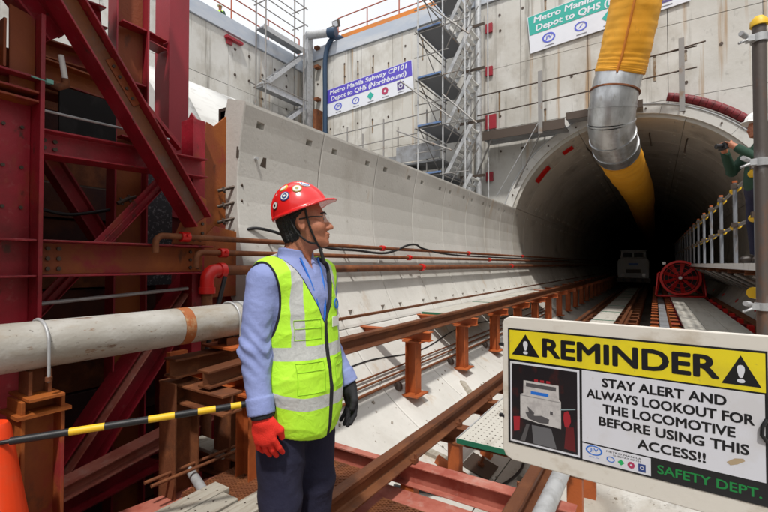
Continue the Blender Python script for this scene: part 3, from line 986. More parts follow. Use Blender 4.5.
# other members
part('upper_diagonal', MB().hbeam((-3.36, .60, 3.55), (-3.36, 1.20, 2.90), .16, .16, (0, 1, 1)), M_RED)
part('thin_brace', MB().angle((-3.42, 1.42, 2.98), (-3.42, 2.10, 2.36), .07, (0, 1, 1)), M_RED)
part('rear_brace', MB().hbeam((-3.9, 1.28, 2.34), (-3.9, 1.80, 1.50), .12, .14, (0, 1, .7)), M_RED)
for dz in (0, .075):
    part('twin_brace', MB().angle((-3.52, 1.10, .93 + dz), (-3.52, 2.05, 2.06 + dz), .045, (0, -1, 1)), M_RED)
part('big_diagonal', MB().hbeam((-3.62, 1.20, -.40), (-3.62, 2.50, 1.36), .24, .22, (0, -1, .75), .014), M_RED)
part('big_diagonal_flange', MB().obox((-3.55, 1.78, .51), Vector((0, .62, .84)), Vector((.10, 0, 0)), Vector((0, -.004, .003))), M_PINK)
part('low_beam', MB().hbeam((-3.5, .3, -.36), (-3.5, 2.9, -.02), .22, .24, (0, 0, 1), .014), M_RED)
part('low_beam', MB().hbeam((-3.15, 1.0, -.05), (-3.15, 2.9, .28), .10, .14, (0, 0, 1), .012), M_PINK)
part('cross_girder', MB().hbeam((-4.0, .6, 2.78), (-4.0, 1.74, 2.82), .20, .2, (0, 0, 1)), M_REDRUST)
part('cross_girder', MB().hbeam((-3.75, 1.15, 2.80), (-3.75, 1.74, 2.78), .16, .18, (0, 0, 1)), M_REDRUST)
part('cross_girder', MB().hbeam((-3.95, 1.3, 3.42), (-3.95, 1.74, 3.46), .18, .2, (0, 0, 1)), M_RED)
part('cross_girder', MB().hbeam((-4.0, 1.3, 3.05), (-4.0, 1.74, 3.07), .15, .2, (0, 0, 1)), M_REDRUST)
part('cross_girder', MB().hbeam((-4.2, 2.18, 3.62), (-4.2, 2.42, 3.60), .10, .16, (0, 0, 1)), M_RED)
part('column', MB().hbeam((-3.78, 1.88, -1.7), (-3.78, 1.88, 4.6), .25, .24, (.18, 1, 0), .014), M_REDCOL)
part('column_web_face', MB().obox((-3.770, 1.88, 1.6), (.003, -.0005, 0), (.018, .10, 0), (0, 0, 3.0)), M_REDRUST)
part('column', MB().box((-4.36, 2.43, 1.72), (-4.10, 2.645, 4.8)), M_REDCOL)
part('column_stub', MB().box((-4.34, 2.45, -1.7), (-4.12, 2.63, 1.71)), M_REDCOL)
for z in (3.40, 2.92, 2.45):
    part('column_stiffener', MB().box((-3.765, 1.775, z - .007), (-3.66, 1.985, z + .007)), M_RED)
# end column standing at the lining: flange, rusty web, dark flange
part('end_column_flange', MB().prism([(-1.7, -.05), (2.70, -.05), (2.76, .0), (2.69, .07), (-1.7, .07)], (-3.5, 2.28, 0), (-3.5, 2.30, 0), (0, 0, 1), (1, 0, 0)), M_RED)
part('end_column_flange', MB().box((-3.58, 2.24, -1.7), (-3.40, 2.36, 2.68)), M_RED)
part('end_column_web', MB().prism([(2.365, -1.7), (2.365, 2.62), (2.43, 2.62), (2.44, 2.72), (2.52, 2.70), (2.66, 2.84), (2.66, -1.7)], (-3.515, 0, 0), (-3.50, 0, 0), (0, 1, 0), (0, 0, 1)), M_REDRUST)
part('end_column_flange', MB().box((-3.60, 2.662, -1.7), (-3.42, 2.69, 2.90)), M_RED)
part('end_cap', MB().box((-3.63, 2.662, 2.78), (-3.41, 2.75, 2.93)), M_BOLT)
part('wedge_plate', MB().prism([(2.30, 1.10), (2.30, 1.62), (2.42, 1.74), (2.68, 1.70), (2.68, 1.10)], (-3.36, 0, 0), (-3.34, 0, 0), (0, 1, 0), (0, 0, 1)), M_PINK if False else M_REDRUST)
part('short_strut', MB().hbeam((-4.1, 2.44, 1.78), (-4.1, 2.95, 1.78), .18, .18, (0, 0, 1)), M_RED)
for k, z in enumerate((2.12, 1.97, 1.82, 1.70)):
    s_ = thing('steel_stud', ['topmost dark stud sticking out of the rusty end column', 'second dark stud from the top on the rusty end column', 'third dark stud from the top on the rusty end column', 'lowest dark stud on the rusty end column'][k], 'stud', (-3.4, 2.66, z), 'studs on the rusty end column')
    MB().tube([(-3.48, 2.55, z - .03), (-3.33, 2.72, z + .04)], .016, 10).build('bar', M_BOLT, s_)
    MB().disc((-3.45, 2.585, z - .02), (.15, .17, .07), .032, .02, 6).build('nut', M_BOLT, s_)
# rusty boards, and dark ones standing in for the gloom behind the frame
dk = thing('lagging_backdrop', 'rusty boards and dark backdrop behind the red shoring frame', 'wall', (-5.1, 0, -1.75))
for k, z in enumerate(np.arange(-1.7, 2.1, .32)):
    MB().box((-4.66 + .01 * (k % 3), -3.0, z), (-4.54 + .02 * (k % 2), 3.0, z + .30)).build('plank', M_DARKBACK if k % 3 else M_RUST, dk)
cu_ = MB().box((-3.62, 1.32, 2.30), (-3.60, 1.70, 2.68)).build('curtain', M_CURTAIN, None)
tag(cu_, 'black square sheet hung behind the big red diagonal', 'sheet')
MB().box((-4.70, -3.0, -1.7), (-4.67, 3.0, 2.08)).build('backing_sheet', M_DARKBACK, dk)
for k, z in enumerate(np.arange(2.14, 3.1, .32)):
    MB().box((-4.66 + .01 * (k % 3), -3.0, z), (-4.54 + .02 * (k % 2), 2.25, z + .31)).build('plank', M_DARKBACK if k % 2 else M_RUST, dk)
rk = thing('rear_light_screen', 'rusty steel screen behind the camera, added to block light on the shoring frame', 'wall', (-3, -2.5, -1.75))  # out of view; added to keep light off the shoring frame
for k, x in enumerate(np.arange(-4.5, -1.4, .42)):
    MB().box((x, -2.6, -1.75), (x + .40, -2.5, 3.9)).build('sheet', M_RUST, rk)
nt_ = thing('speckled_sheet', 'grey speckled panel behind the red beams beside the plain red column', 'panel', (-4.0, 2.3, 1.6))
MB().box((-4.03, 2.12, 1.2), (-4.01, 2.42, 2.3)).build('sheet', mat('speckled', (0.05, 0.055, 0.065), .8, 0, [((0.25, 0.26, 0.28), (40, 40, 40), .55, .62, .8)]), nt_)
# deck added overhead to keep the shoring frame in shade
ok_ = thing('shade_deck', 'steel deck added over the shoring frame to shade it', 'deck', (-4, -1, 4.3))
for k in range(5):
    MB().box((-6.6, -5 + 1.25 * k, 4.3), (-1.75, -3.76 + 1.25 * k, 4.42)).build('deck_plate', M_RUST, ok_)
for x in (-6.3, -4.2, -2.2):
    MB().hbeam((x, -5, 4.1), (x, 1.25, 4.1), .36, .3, (0, 0, 1)).build('deck_girder', M_RED, ok_)
    for y in (-4.6,):
        MB().hbeam((x, y, -1.75), (x, y, 3.9), .3, .3, (1, 0, 0)).build('deck_post', M_RED, ok_)
MB().hbeam((-6.6, 1.1, 3.75), (-2.0, 1.1, 3.75), .3, .3, (0, 0, 1)).build('deck_girder', M_RED, ok_)
for x in (-6.3,):
    MB().hbeam((x, 1.1, -1.75), (x, 1.1, 3.58), .3, .3, (1, 0, 0)).build('deck_post', M_RED, ok_)

# loose rods, tube and clamps on the frame
t = thing('steel_rod', 'thin grey rod crossing behind the big red diagonal', 'rod', (-3.36, 1.4, 2.4))
MB().cyl((-3.36, 1.12, 2.402), (-3.36, 2.0, 2.425), .009, 8).build('rod', M_GALV, t)
t = thing('steel_rod', 'dark grey tube below the lower red beam', 'rod', (-3.38, 1.4, 1.15))
MB().cyl((-3.40, 1.16, 1.14), (-3.40, 2.2, 1.19), .014, 8).build('rod', M_GALV, t)
t = thing('stub_tube', 'short pale tube with a rusty fitting clamped to the red column edge', 'tube', (-3.2, 1.2, 2.6))
MB().cyl((-3.22, 1.185, 2.745), (-3.22, 1.21, 2.60), .017, 12).build('tube', M_WHITEP, t)
MB().tube([(-3.22, 1.212, 2.60), (-3.22, 1.212, 2.56), (-3.21, 1.17, 2.53), (-3.19, 1.12, 2.535)], [.022, .024, .022, .02], 10).build('fitting', M_RUST, t)
MB().box((-3.20, 1.092, 2.525), (-3.17, 1.13, 2.55)).cyl((-3.185, 1.02, 2.54), (-3.185, 1.10, 2.535), .006, 6).build('clamp', M_TEALP, t)
t = thing('valve', 'dark hose clamp with bolts on the red column behind the lower beam', 'clamp', (-3.6, 1.75, 1.95))
MB().tube([(-3.6, 1.72, 1.88), (-3.6, 1.80, 1.93), (-3.6, 1.86, 1.95)], .016, 8).cyl((-3.6, 1.76, 1.87), (-3.6, 1.74, 1.93), .01, 6).cyl((-3.6, 1.82, 1.90), (-3.6, 1.80, 1.96), .01, 6).build('clamp', M_BOLT, t)
tag(MB().tube(smooth_pts([(-3.8, 1.30, 1.80), (-3.8, 1.45, 1.78), (-3.8, 1.62, 1.81), (-3.8, 1.80, 1.86)]), .013, 8).build('black_hose', M_BLACK), 'short black hose behind the red brace', 'hose')
tag(MB().tube(smooth_pts([(-2.9, 2.2, 1.3), (-2.92, 2.1, .9), (-2.98, 2.02, .5), (-3.02, 1.9, .1), (-3.0, 1.8, -.4)]), .018, 8).build('black_hose', M_BLACK), 'black hose hanging down behind the grey pipe', 'hose')

# ------------------------------------------------------------------ big grey pipe, its supports, barrier bar, cone
gp = thing('grey_pipe', 'big pale grey rust-stained pipe crossing in front of the red frame', 'pipe', (-2.5, 1, 1.0))
zp = 1.012
MB().tube([(-2.5, -1.5, zp + .01), (-2.5, 1.45, zp), (-2.5, 1.54, zp)], .113, 40).build('pipe', M_CREAMPIPE, gp)
MB().tube([(-2.5, 1.542, zp), (-2.5, 1.61, zp)], .1145, 40).build('rust_band', M_RUSTBAND, gp)
MB().tube([(-2.5, 1.612, zp), (-2.5, 2.02, zp)], .113, 40).build('pipe_end', M_CREAMPIPE, gp)
MB().tube([(-2.5, 1.985, zp), (-2.5, 2.025, zp)], .125, 40).build('end_collar', M_GALV, gp)


def ubolt(y):
    pts = [(-2.5 + .122 * math.cos(a), y, zp + .122 * math.sin(a)) for a in np.linspace(0, math.pi, 17)]
    pts = [(-2.378, y, zp - .16)] + pts + [(-2.622, y, zp - .16)]
    t = thing('pipe_clamp', 'thin steel U-bolt over the grey pipe above the nearer rusty post' if y < 1.2 else 'thin steel U-bolt near the far end of the grey pipe behind the man', 'pipe clamp', (-2.5, y, zp))
    MB().tube(pts, .0075, 8).build('strap', M_GALV, t)
    for s in (-1, 1):
        MB().cyl((-2.5 + s * .122, y, zp - .155), (-2.5 + s * .122, y, zp - .135), .015, 6).build('nut', M_RUST, t)


ubolt(.845)
ubolt(1.93)
ps = thing('pipe_post', 'rusty steel post under the grey pipe nearest the orange cone', 'post', (-2.5, .93, -1.7))
MB().box((-2.62, .77, .775), (-2.37, .91, .79)).build('saddle_plate', M_REDRUST, ps, .002)
MB().hbeam((-2.5, .835, .791), (-2.5, .835, .90), .09, .12, (0, 1, 0)).build('saddle', M_RUST, ps)
MB().hbeam((-2.5, .84, -1.74), (-2.5, .84, .774), .17, .18, (0, 1, 0), .016).build('column', M_REDRUST, ps, .003)
MB().box((-2.61, .735, .70), (-2.39, .945, .716)).build('cap', M_REDRUST, ps)
ps = thing('pipe_trestle', 'rusty steel trestle of short beams under the end of the grey pipe beside the man', 'trestle', (-2.5, 1.9, -1.7))
for y in (1.62, 2.02):
    MB().hbeam((-2.58, y, -1.74), (-2.58, y, .66), .17, .17, (0, 1, 0)).build('column', M_RUST, ps, .002)
MB().hbeam((-2.58, 1.55, .745), (-2.58, 2.15, .745), .12, .13, (0, 0, 1)).build('top_beam', M_RUST, ps, .002)
MB().hbeam((-2.28, 1.58, .71), (-2.28, 2.1, .735), .105, .11, (0, 0, 1)).build('stub_beam', M_RAIL, ps, .002)
MB().hbeam((-2.75, 1.65, .58), (-2.1, 1.65, .58), .12, .14, (0, 0, 1)).build('cross_beam', M_RUST, ps, .002)
MB().box((-2.66, 1.83, .83), (-2.34, 2.06, .845)).build('saddle_plate', M_ORANGE, ps)
MB().hbeam((-2.5, 1.94, .846), (-2.5, 1.94, .895), .10, .12, (1, 0, 0)).build('saddle', M_RUST, ps)

bar = thing('barrier_bar', 'black and yellow striped barrier bar running from the orange cone to behind the man', 'barrier', (-2.0, 1.0, .68))
A, B_ = V(-2.235, .665, .675), V(-1.70, 1.50, .70)
L_ = (B_ - A).length
nseg = 11
brk = [0, .20, .33, .50, .61, .71, .79, .86, .91, .955, 1.0]
for i in range(10):
    MB().tube([A.lerp(B_, brk[i] + (.0005 if i else 0)), A.lerp(B_, brk[i + 1])], .0155 if i % 2 == 0 else .0158, 16).build('black_band' if i % 2 == 0 else 'yellow_band', M_BLACK if i % 2 == 0 else M_YEL, bar)
MB().tube([A + (A - B_).normalized() * .10, A], .009, 8).build('end_pin', M_BLACK, bar)
CNX, CNY = -2.32, .632
cn = thing('traffic_cone', 'bright orange-red traffic cone at the left edge holding the striped bar', 'cone', (-2.34, .52, -.2))
cz = -.2
MB().tube([(CNX, CNY, cz + .03), (CNX, CNY, cz + .92), (CNX, CNY, cz + .94)], [.20, .060, .05], 28).build('body', M_CONE, cn)
MB().box((CNX - .24, CNY - .24, cz), (CNX + .24, CNY + .24, cz + .028)).build('base', M_CONE, cn, .01)

# near-left deck pieces: steel plate, channel, planks, rods, scaffold tube
t = thing('steel_floor', 'faded red steel floor plate behind the cone at the bottom left', 'plate', (-2.6, .9, -.25))
MB().box((-3.1, .1, -.24), (-2.0, 1.02, -.215)).build('plate', M_PINK, t)
for x in (-3.0, -2.1):
    MB().box((x - .05, .2, -1.76), (x + .05, .3, -.241)).build('leg', M_RUST, t)
t = thing('red_channel', 'pinkish red steel channel running under the grey planks towards the dark pit', 'beam', (-2.5, 1.4, -.12))
MB().hbeam((-2.62, .8, -.13), (-2.42, 1.95, -.13), .16, .26, (0, 0, 1), .014).build('beam', M_PINK, t, .002)
for y in (1.0, 1.8):
    MB().box((-2.6, y, -1.76), (-2.5, y + .1, -.215)).build('leg', M_RUST, t)
for k, (x, y, dx, lab) in enumerate(((-2.16, .60, 0, 'grey weathered plank nearest the pit edge left of the man'), (-2.02, .55, 0, 'grey weathered plank in the middle of the three left of the man'), (-1.86, .52, 0, 'short grey weathered plank beside the leg of the man'))):
    t = thing('timber_plank', lab, 'plank', (x, y + .5, .07), 'grey planks left of the man')
    ln = (1.03, 1.03, 1.22)[k]
    w = (.13, .13, .15)[k]
    MB().box((x - w / 2, y, .07), (x + w / 2, y + ln, .105)).build('board', M_WOOD, t, .004)
    mb = MB()
    for yy in np.arange(y + .06, y + ln, .11):
        mb.cyl((x - .03, yy, .104), (x - .03, yy, .1065), .006, 6)
        mb.cyl((x + .035, yy + .03, .104), (x + .035, yy + .03, .1065), .006, 6)
    stuff(mb.build('nail_heads', M_BOLT, t))
    MB().box((x - .05, y + .1, .01), (x + .05, y + .2, .069)).box((x - .05, y + .7, .01), (x + .05, y + .8, .069)).build('batten', M_WOOD, t)
t = thing('plank_support', 'rusty beams under the grey planks and grating', 'beam', (-2.0, 1, -.1))
for y in (.75, 1.36):
    MB().hbeam((-2.35, y, -.055), (-.5, y, -.055), .12, .12, (0, 0, 1)).build('beam', M_RUST, t)
for x in (-2.2, -.7):
    for y in (.75, 1.36):
        MB().box((x - .05, y - .04, floor_z(x) - .3), (x + .05, y + .04, -.116)).build('leg', M_RUST, t)
t = thing('scaffold_pole', 'grey scaffold tube lying slanted over the pit left of the grey planks', 'tube', (-2.8, 1.75, 0))
MB().tube([(-3.05, 1.86, .06), (-2.20, 1.56, .05)], .028, 14).build('tube', M_GALV, t)
for k in range(2):
    t = thing('rebar_rod', ('rusty rod lying over the slanted grey tube, the upper one' if k == 0 else 'rusty rod lying over the slanted grey tube, the lower one'), 'rod', (-2.5, 1.7, .1))
    MB().cyl((-2.54 + .07 * k, 1.38, .115), (-2.50 + .07 * k, 2.12, .118), .011, 8).build('rod', M_RUST, t)
t = thing('rust_beam', 'rusty beam lying in the gap behind the slanted grey tube', 'beam', (-2.7, 1.8, -.1))
MB().hbeam((-3.3, 1.9, -.02), (-2.3, 2.02, .0), .14, .15, (0, 0, 1)).build('beam', M_RUST, t, .002)
MB().box((-2.75, 1.90, -1.76), (-2.65, 2.0, -.088)).build('leg', M_RUST, t)
t = thing('short_board', 'short pale board on the rusty beam between the posts', 'board', (-2.75, 1.95, .06))
MB().box((-2.95, 1.90, .055), (-2.52, 2.04, .085)).build('board', M_WOOD, t, .003)

# ------------------------------------------------------------------ REMINDER sign on its gate frame
PL, PR = Vector((-.3791, 1.2993, 0)), Vector((.2085, 1.2575, 0))
UX = (PR - PL).normalized()
UZ = Vector((0, 0, 1))
UN = UX.cross(UZ)          # towards the camera
ZT, PW, PH = 1.206, (PR - PL).length, .343


def sp(u, v, n=0.0):
    return PL + UX * u + Vector((0, 0, ZT - v)) + UN * n


sg = thing('reminder_sign', 'white board with a yellow REMINDER safety notice, nearest thing at the lower right', 'sign', sp(PW / 2, PH / 2))


def sheet(name, u0, u1, v0, v1, n0, n1, m, parent=None):
    a, b = sp(u0, v0), sp(u1, v1)
    c = (a + b) / 2 + UN * (n0 + n1) / 2
    return MB().obox(c, UX * (u1 - u0) / 2, Vector((0, 0, (v1 - v0) / 2)), UN * (n1 - n0) / 2).build(name, m, parent or sg)


bu0, bu1, bv0, bv1, ch = -.0185, .64, -.0345, .395, .022
bo = [(bu0 + ch, -bv0), (bu0 + .006, -bv0 - .009), (bu0, -bv0 - ch), (bu0, -bv1 + ch * 1.3), (bu0 + .008, -bv1 + .010), (bu0 + ch * 1.3, -bv1), (bu1 - ch, -bv1), (bu1, -bv1 + ch), (bu1, -bv0 - ch), (bu1 - ch, -bv0)]
MB().prism(bo, sp(0, 0, -.014), sp(0, 0, -.0005), UX, UZ).build('board', M_BOARD, sg, .003)
sheet('print_border', 0, PW, 0, PH, 0, .0010, M_PRINTK)
sheet('yellow_band', .005, PW - .004, .005, .092, .0011, .0018, M_PRINTY)
sheet('text_field', .207, PW - .006, .0965, .2905, .0011, .0018, M_PRINTW)
sheet('logo_field', .207, .366, .2945, .3385, .0011, .0018, M_PRINTW)
sheet('picture_margin', .0065, .2005, .0985, .337, .0011, .0018, M_PRINTW)
pic = sheet('locomotive_picture', .012, .195, .1045, .331, .0019, .0024, mat('picture_dark', (0.012, 0.010, 0.013), .35, 0, [((0.05, 0.012, 0.012), (30, 30, 22), .55, .66, .8)], coat=.3))


def poly(name, pts, n, m, par):
    P = [sp(u, v, n) for u, v in pts]
    mb = MB().add(P, [tuple(range(len(P)))])
    me = bpy.data.meshes.new(name)
    me.from_pydata([tuple(p) for p in P], [], [tuple(range(len(P)))])
    me.materials.append(m)
    return link(name, me, par)


M_PICW = mat('picture_white', (0.55, 0.53, 0.52), .35, 0, [((0.38, 0.36, 0.36), (40, 40, 40), .5, .65, .7)], coat=.3)
M_PICG = mat('picture_grey', (0.09, 0.085, 0.09), .35, coat=.3)
M_PICR = mat('picture_red', (0.35, 0.02, 0.03), .35, coat=.3)
PN = .0026
poly('picture_locomotive', [(.037, .262), (.037, .192), (.046, .188), (.047, .150), (.146, .150), (.147, .190), (.152, .194), (.152, .270), (.090, .268)], PN, M_PICW, pic)
poly('picture_cab_window', [(.054, .156), (.139, .156), (.139, .167), (.054, .167)], PN + .0002, M_PICG, pic)
for u in (.078, .095, .112):
    poly('picture_beacon', [(u, .142), (u + .011, .142), (u + .011, .149), (u, .149)], PN, M_PICR, pic)
poly('picture_badge', [(.068, .178), (.118, .178), (.118, .187), (.068, .187)], PN + .0002, M_PRINTB, pic)
poly('picture_body_seam', [(.037, .1935), (.152, .1955), (.152, .1975), (.037, .1955)], PN + .0002, mat('picture_mid_grey', (.28, .27, .27), .35, coat=.3), pic)
poly('picture_coupler', [(.052, .244), (.066, .238), (.078, .248), (.098, .244), (.120, .250), (.118, .263), (.092, .266), (.062, .260)], PN + .0002, M_PICG, pic)
poly('picture_hose', [(.058, .225), (.068, .232), (.078, .24), (.076, .246), (.062, .240)], PN + .0002, M_PICG, pic)
poly('picture_lamp', [(.122, .226), (.130, .227), (.130, .236), (.122, .235)], PN + .0003, M_PICG, pic)
poly('picture_track', [(.070, .276), (.125, .276), (.140, .329), (.075, .329)], PN, mat('picture_track', (0.13, 0.13, 0.14), .35, coat=.3), pic)
poly('picture_rail_left', [(.055, .276), (.064, .276), (.050, .329), (.036, .329)], PN, M_PICG, pic)
poly('picture_red_post', [(.016, .262), (.036, .258), (.034, .300), (.018, .305)], PN, M_PICR, pic)
poly('picture_figure', [(.160, .222), (.170, .216), (.176, .226), (.178, .245), (.172, .262), (.162, .262), (.158, .240)], PN, M_PICR, pic)
poly('picture_red_side', [(.165, .262), (.185, .258), (.190, .325), (.160, .322)], PN, mat('picture_dim_red', (0.12, 0.012, 0.015), .35, coat=.3), pic)
poly('picture_beam', [(.150, .214), (.190, .206), (.190, .209), (.150, .218)], PN + .0001, mat('picture_glint', (0.25, 0.33, 0.35), .35, coat=.3), pic)


def stext(s, u, v, w, h, m, bold=.02, n=.0021):
    return text(s, sp(u, v, n), UX, UZ, w, h, m, sg, bold, 0.0002)


def tri(u0, u1, v0, v1, n):
    P = [(u0, v1), (u1, v1), ((u0 + u1) / 2, v0)]
    o = poly('warning_triangle', P, n, M_PRINTK, sg)
    text('!', sp((u0 + u1) / 2, v0 + (v1 - v0) * .62, n + .0003), UX, UZ, .011, (v1 - v0) * .56, M_PRINTW, o, .03, .0001)


tri(.012, .094, .014, .078, .0021)
tri(.508, .578, .014, .082, .0021)
stext('REMINDER', .303, .0475, .398, .050, M_PRINTK, .035)
for s, u, v, w in (('STAY ALERT AND', .387, .122, .258), ('ALWAYS LOOKOUT FOR', .392, .1565, .345), ('THE LOCOMOTIVE', .395, .191, .272), ('BEFORE USING THIS', .402, .2255, .305), ('ACCESS!!', .407, .264, .138)):
    stext(s, u, v, w, .0225, M_PRINTK, .03)
stext('SAFETY DEPT.', .478, .3165, .195, .021, M_PRINTG, .02, .0013)
# small logos in the corner strip
MB().ring(sp(.236, .308, .0020), UN, .0165, .0205, .0004, 28, u=UX, asp=.62).build('logo_ring', M_PRINTB, sg)
stext('JIV', .236, .308, .020, .011, M_PRINTB, .02)
stext('JIM JV', .236, .3265, .026, .0035, M_PRINTB, .0)
stext('METRO MANILA', .306, .3015, .080, .0042, M_PRINTK, .0)
stext('SUBWAY CP101', .313, .3085, .062, .0042, M_PRINTK, .0)
MB().ring(sp(.276, .321, .0020), UN, .0075, .0098, .0004, 20, u=UX, asp=.75).build('logo_ring', M_PRINTB, sg)
poly('logo_diamond', [(.292, .3225), (.300, .3145), (.308, .3225), (.300, .3305)], .0020, mat('print_bright_green', (0.02, 0.40, 0.12), .4), sg)
MB().ring(sp(.323, .323, .0020), UN, .003, .0085, .0004, 8, u=UX, asp=1).build('logo_flower', M_PRINTM, sg)
MB().obox(sp(.347, .3235, .0022), UX * .008, UZ * .0095, UN * .0003).build('logo_square', M_PRINTDB, sg)
MB().ring(sp(.347, .3235, .0025), UN, .003, .0045, .0003, 12, u=UX).build('logo_square_ring', M_PRINTW, sg)
poly('mud_smear', [(.515, .262), (.530, .250), (.545, .247), (.548, .252), (.535, .262), (.522, .268)], .0021, M_MUDMARK, sg)
for v in (.052, .268):
    MB().obox(sp(-.021, v, -.004), UX * .008, UZ * .004, UN * .006).build('cable_tie', M_BLACK, sg)
MB().tube([sp(.586, .15, .002), sp(.578, .165, .008), sp(.577, .185, .008), sp(.586, .20, .002)], .004, 8).build('cable_tie', M_BLACK, sg)
gt = thing('gate_frame', 'scaffold tube frame behind the white sign board', 'gate', (.3, 1.3, 0))
for v in (.05, .268):
    MB().tube([sp(-.005, v, -.042), sp(.78, v, -.042)], .024, 12).build('rail', M_GALV, gt)
MB().cyl(tuple(sp(.70, 0, -.092).xy) + (-.6,), tuple(sp(.70, 0, -.092).xy) + (1.5,), .024, 12).build('post', M_GALV, gt)

# ------------------------------------------------------------------ near pole at the right edge
np_ = thing('scaffold_post', 'dark scaffold post at the right edge with a yellow cap and clamps', 'post', (.428, 2.65, -.9))
MB().cyl((.428, 2.65, -.95), (.428, 2.65, 2.53), .027, 16).build('post', mat('dark_pole', (0.12, 0.10, 0.09), .5, .3, [((0.22, 0.10, 0.05), (9, 9, 3), .5, .66, .8), ((0.26, 0.26, 0.26), (14, 14, 4), .58, .7, .7)], .1, 60), np_)
MB().tube([(.428, 2.65, 2.53), (.428, 2.65, 2.555), (.428, 2.65, 2.575)], [.035, .034, .018], 16).build('cap', M_YEL, np_)
for z in (2.47, 1.88, 1.20):
    c = MB()
    c.tube([(.428, 2.65, z - .018), (.428, 2.65, z + .018)], .035, 14)
    c.obox((.392, 2.63, z), (.016, 0, 0), (0, .015, 0), (0, 0, .014))
    c.cyl((.38, 2.61, z - .010), (.345, 2.595, z - .024), .006, 8)
    c.cyl((.375, 2.62, z + .012), (.352, 2.58, z + .016), .012, 6)
    c.build('clamp', M_GALV, np_)
MB().tube([(.40, 2.72, 1.26), (.56, 2.95, 1.23)], .028, 10).build('yellow_sleeve', M_YEL, np_)

# ------------------------------------------------------------------ raised walkway with guardrail on the right
wk = thing('raised_walkway', 'raised steel walkway along the right wall of the tunnel', 'walkway', (1.4, 10, 1.3))
for k in range(22):
    y = 5.2 + 1.45 * k
    MB().box((.90, y + .004, 1.375), (2.03, y + 1.446, 1.40)).build('deck_panel', M_DECK, wk)
    MB().box((.895, y + .004, 1.33), (.905, y + 1.446, 1.41)).build('edge_strip', M_WHITEP, wk)
    MB().hbeam((.92, y + .1, 1.318), (2.12, y + .1, 1.318), .11, .08, (0, 0, 1)).build('bracket', M_RUST, wk)
    MB().tube([(1.0, y + .1, 1.26), (2.05, y + .1, .66)], .025, 8).build('brace', M_SCAF, wk)
gr = thing('walkway_guardrail', 'grey tube guardrail with yellow padded joints on the raised walkway', 'guardrail', (.92, 10, 1.4))
GY = [5.99 + 1.45 * k for k in range(16)]
for k, y in enumerate(GY):
    MB().cyl((.925, y, 1.33), (.925, y, 2.50), .025, 12).build('post', mat('guardrail_tube', (0.24, 0.255, 0.28), .5, .3, [((0.15, 0.10, 0.07), (9, 9, 3), .56, .7, .8)], .1, 60), gr)
    MB().cyl((.925, y, 2.50), (.925, y, 2.53), .03, 12).build('post_cap', M_ORANGE, gr)
    for z in (2.45, 1.93):
        MB().obox((.915, y, z), (.038, 0, 0), (0, .035, 0), (0, 0, .03)).build('clamp', M_BOLT, gr)
        if k < 12:
            MB().tube([(.968, y + .10, z), (.968, y + .50, z)], .045, 12).build('yellow_sleeve', M_YEL, gr)
for z in (2.45, 1.93):
    MB().tube([(.968, 5.2, z), (.968, 28, z)], .022, 10).build('rail', M_SCAF, gr)
tag(MB().tube(smooth_pts([(1.1, 6.1, 1.45), (1.25, 6.6, 1.9), (1.5, 7.0, 2.6), (1.9, 7.2, 3.0)]), .012, 6).build('hanging_rope', M_SCAF), 'thin grey rope hanging behind the walkway guardrail', 'rope')

# ------------------------------------------------------------------ fan
fx, fy, fz, fr_ = .63, 15.7, .985, .50
fan = thing('axial_fan', 'big round red fan in a tubular stand on the pale boards', 'fan', (fx, fy, .40))
arc = MB()
arc.ring((fx, fy + .22, fz), (0, -1, 0), fr_ - .03, fr_, .44, 40)
arc.build('housing', M_REDGLOSS, fan)
MB().ring((fx, fy - .221, fz), (0, -1, 0), fr_ - .045, fr_ + .02, .03, 40).build('front_rim', M_REDGLOSS, fan)
hb_ = MB().tube([(fx, fy - .13, fz), (fx, fy - .10, fz), (fx, fy + .12, fz)], [.06, .095, .10], 20).build('hub', M_RED, fan)
for k in range(9):
    a = 2 * math.pi * k / 9
    d = Vector((math.cos(a), 0, math.sin(a)))
    e = Vector((-math.sin(a), 0, math.cos(a)))
    q = e * .9 + Vector((0, .5, 0))
    q.normalize()
    nn = d.cross(q)
    c = Vector((fx, fy - .03, fz))
    P = [c + d * .09 - q * .035, c + d * .09 + q * .035, c + d * .45 + q * .06, c + d * .46, c + d * .45 - q * .06]
    MB().add([p + nn * s for s in (-.006, .006) for p in P], [(0, 1, 2, 3, 4), (9, 8, 7, 6, 5)] + [(i, (i + 1) % 5, 5 + (i + 1) % 5, 5 + i) for i in range(5)]).build('blade', mat('fan_blade_red', (0.48, 0.015, 0.015), .4), fan)
MB().disc((fx, fy + .16, fz), (0, 1, 0), fr_ - .035, .01, 40).build('dark_gap_disc', M_BLACK, fan)  # black disc stands in for the darkness between the blades
gm = MB()
for r_ in (.18, .30, .41):
    gm.tube([(fx + r_ * math.cos(a), fy - .255, fz + r_ * math.sin(a)) for a in np.linspace(0, 2 * math.pi, 33)], .006, 6)
for k in range(4):
    a = math.pi / 4 + math.pi / 2 * k
    gm.cyl((fx, fy - .255, fz), (fx + .48 * math.cos(a), fy - .255, fz + .48 * math.sin(a)), .007, 6)
gm.build('guard', M_REDGLOSS, fan)
MB().disc((fx, fy - .265, fz), (0, -1, 0), .045, .01, 16).build('badge', M_WHITEP, fan)
for s in (-1, 1):
    MB().tube([(fx + s * .50, fy, fz + .16), (fx + s * .56, fy, fz + .12), (fx + s * .62, fy - .1, .47), (fx + s * .60, fy - .12, .425), (fx, fy - .12, .425)], .027, 10).build('stand_tube', M_REDGLOSS, fan)
    MB().tube([(fx + s * .50, fy + .05, fz), (fx + s * .60, fy + .2, .425), (fx, fy + .2, .425)], .024, 10).build('stand_tube', M_REDGLOSS, fan)
MB().box((fx - .44, fy - .16, fz + .40), (fx - .36, fy - .06, fz + .48)).build('terminal_box', M_WHITEP, fan)

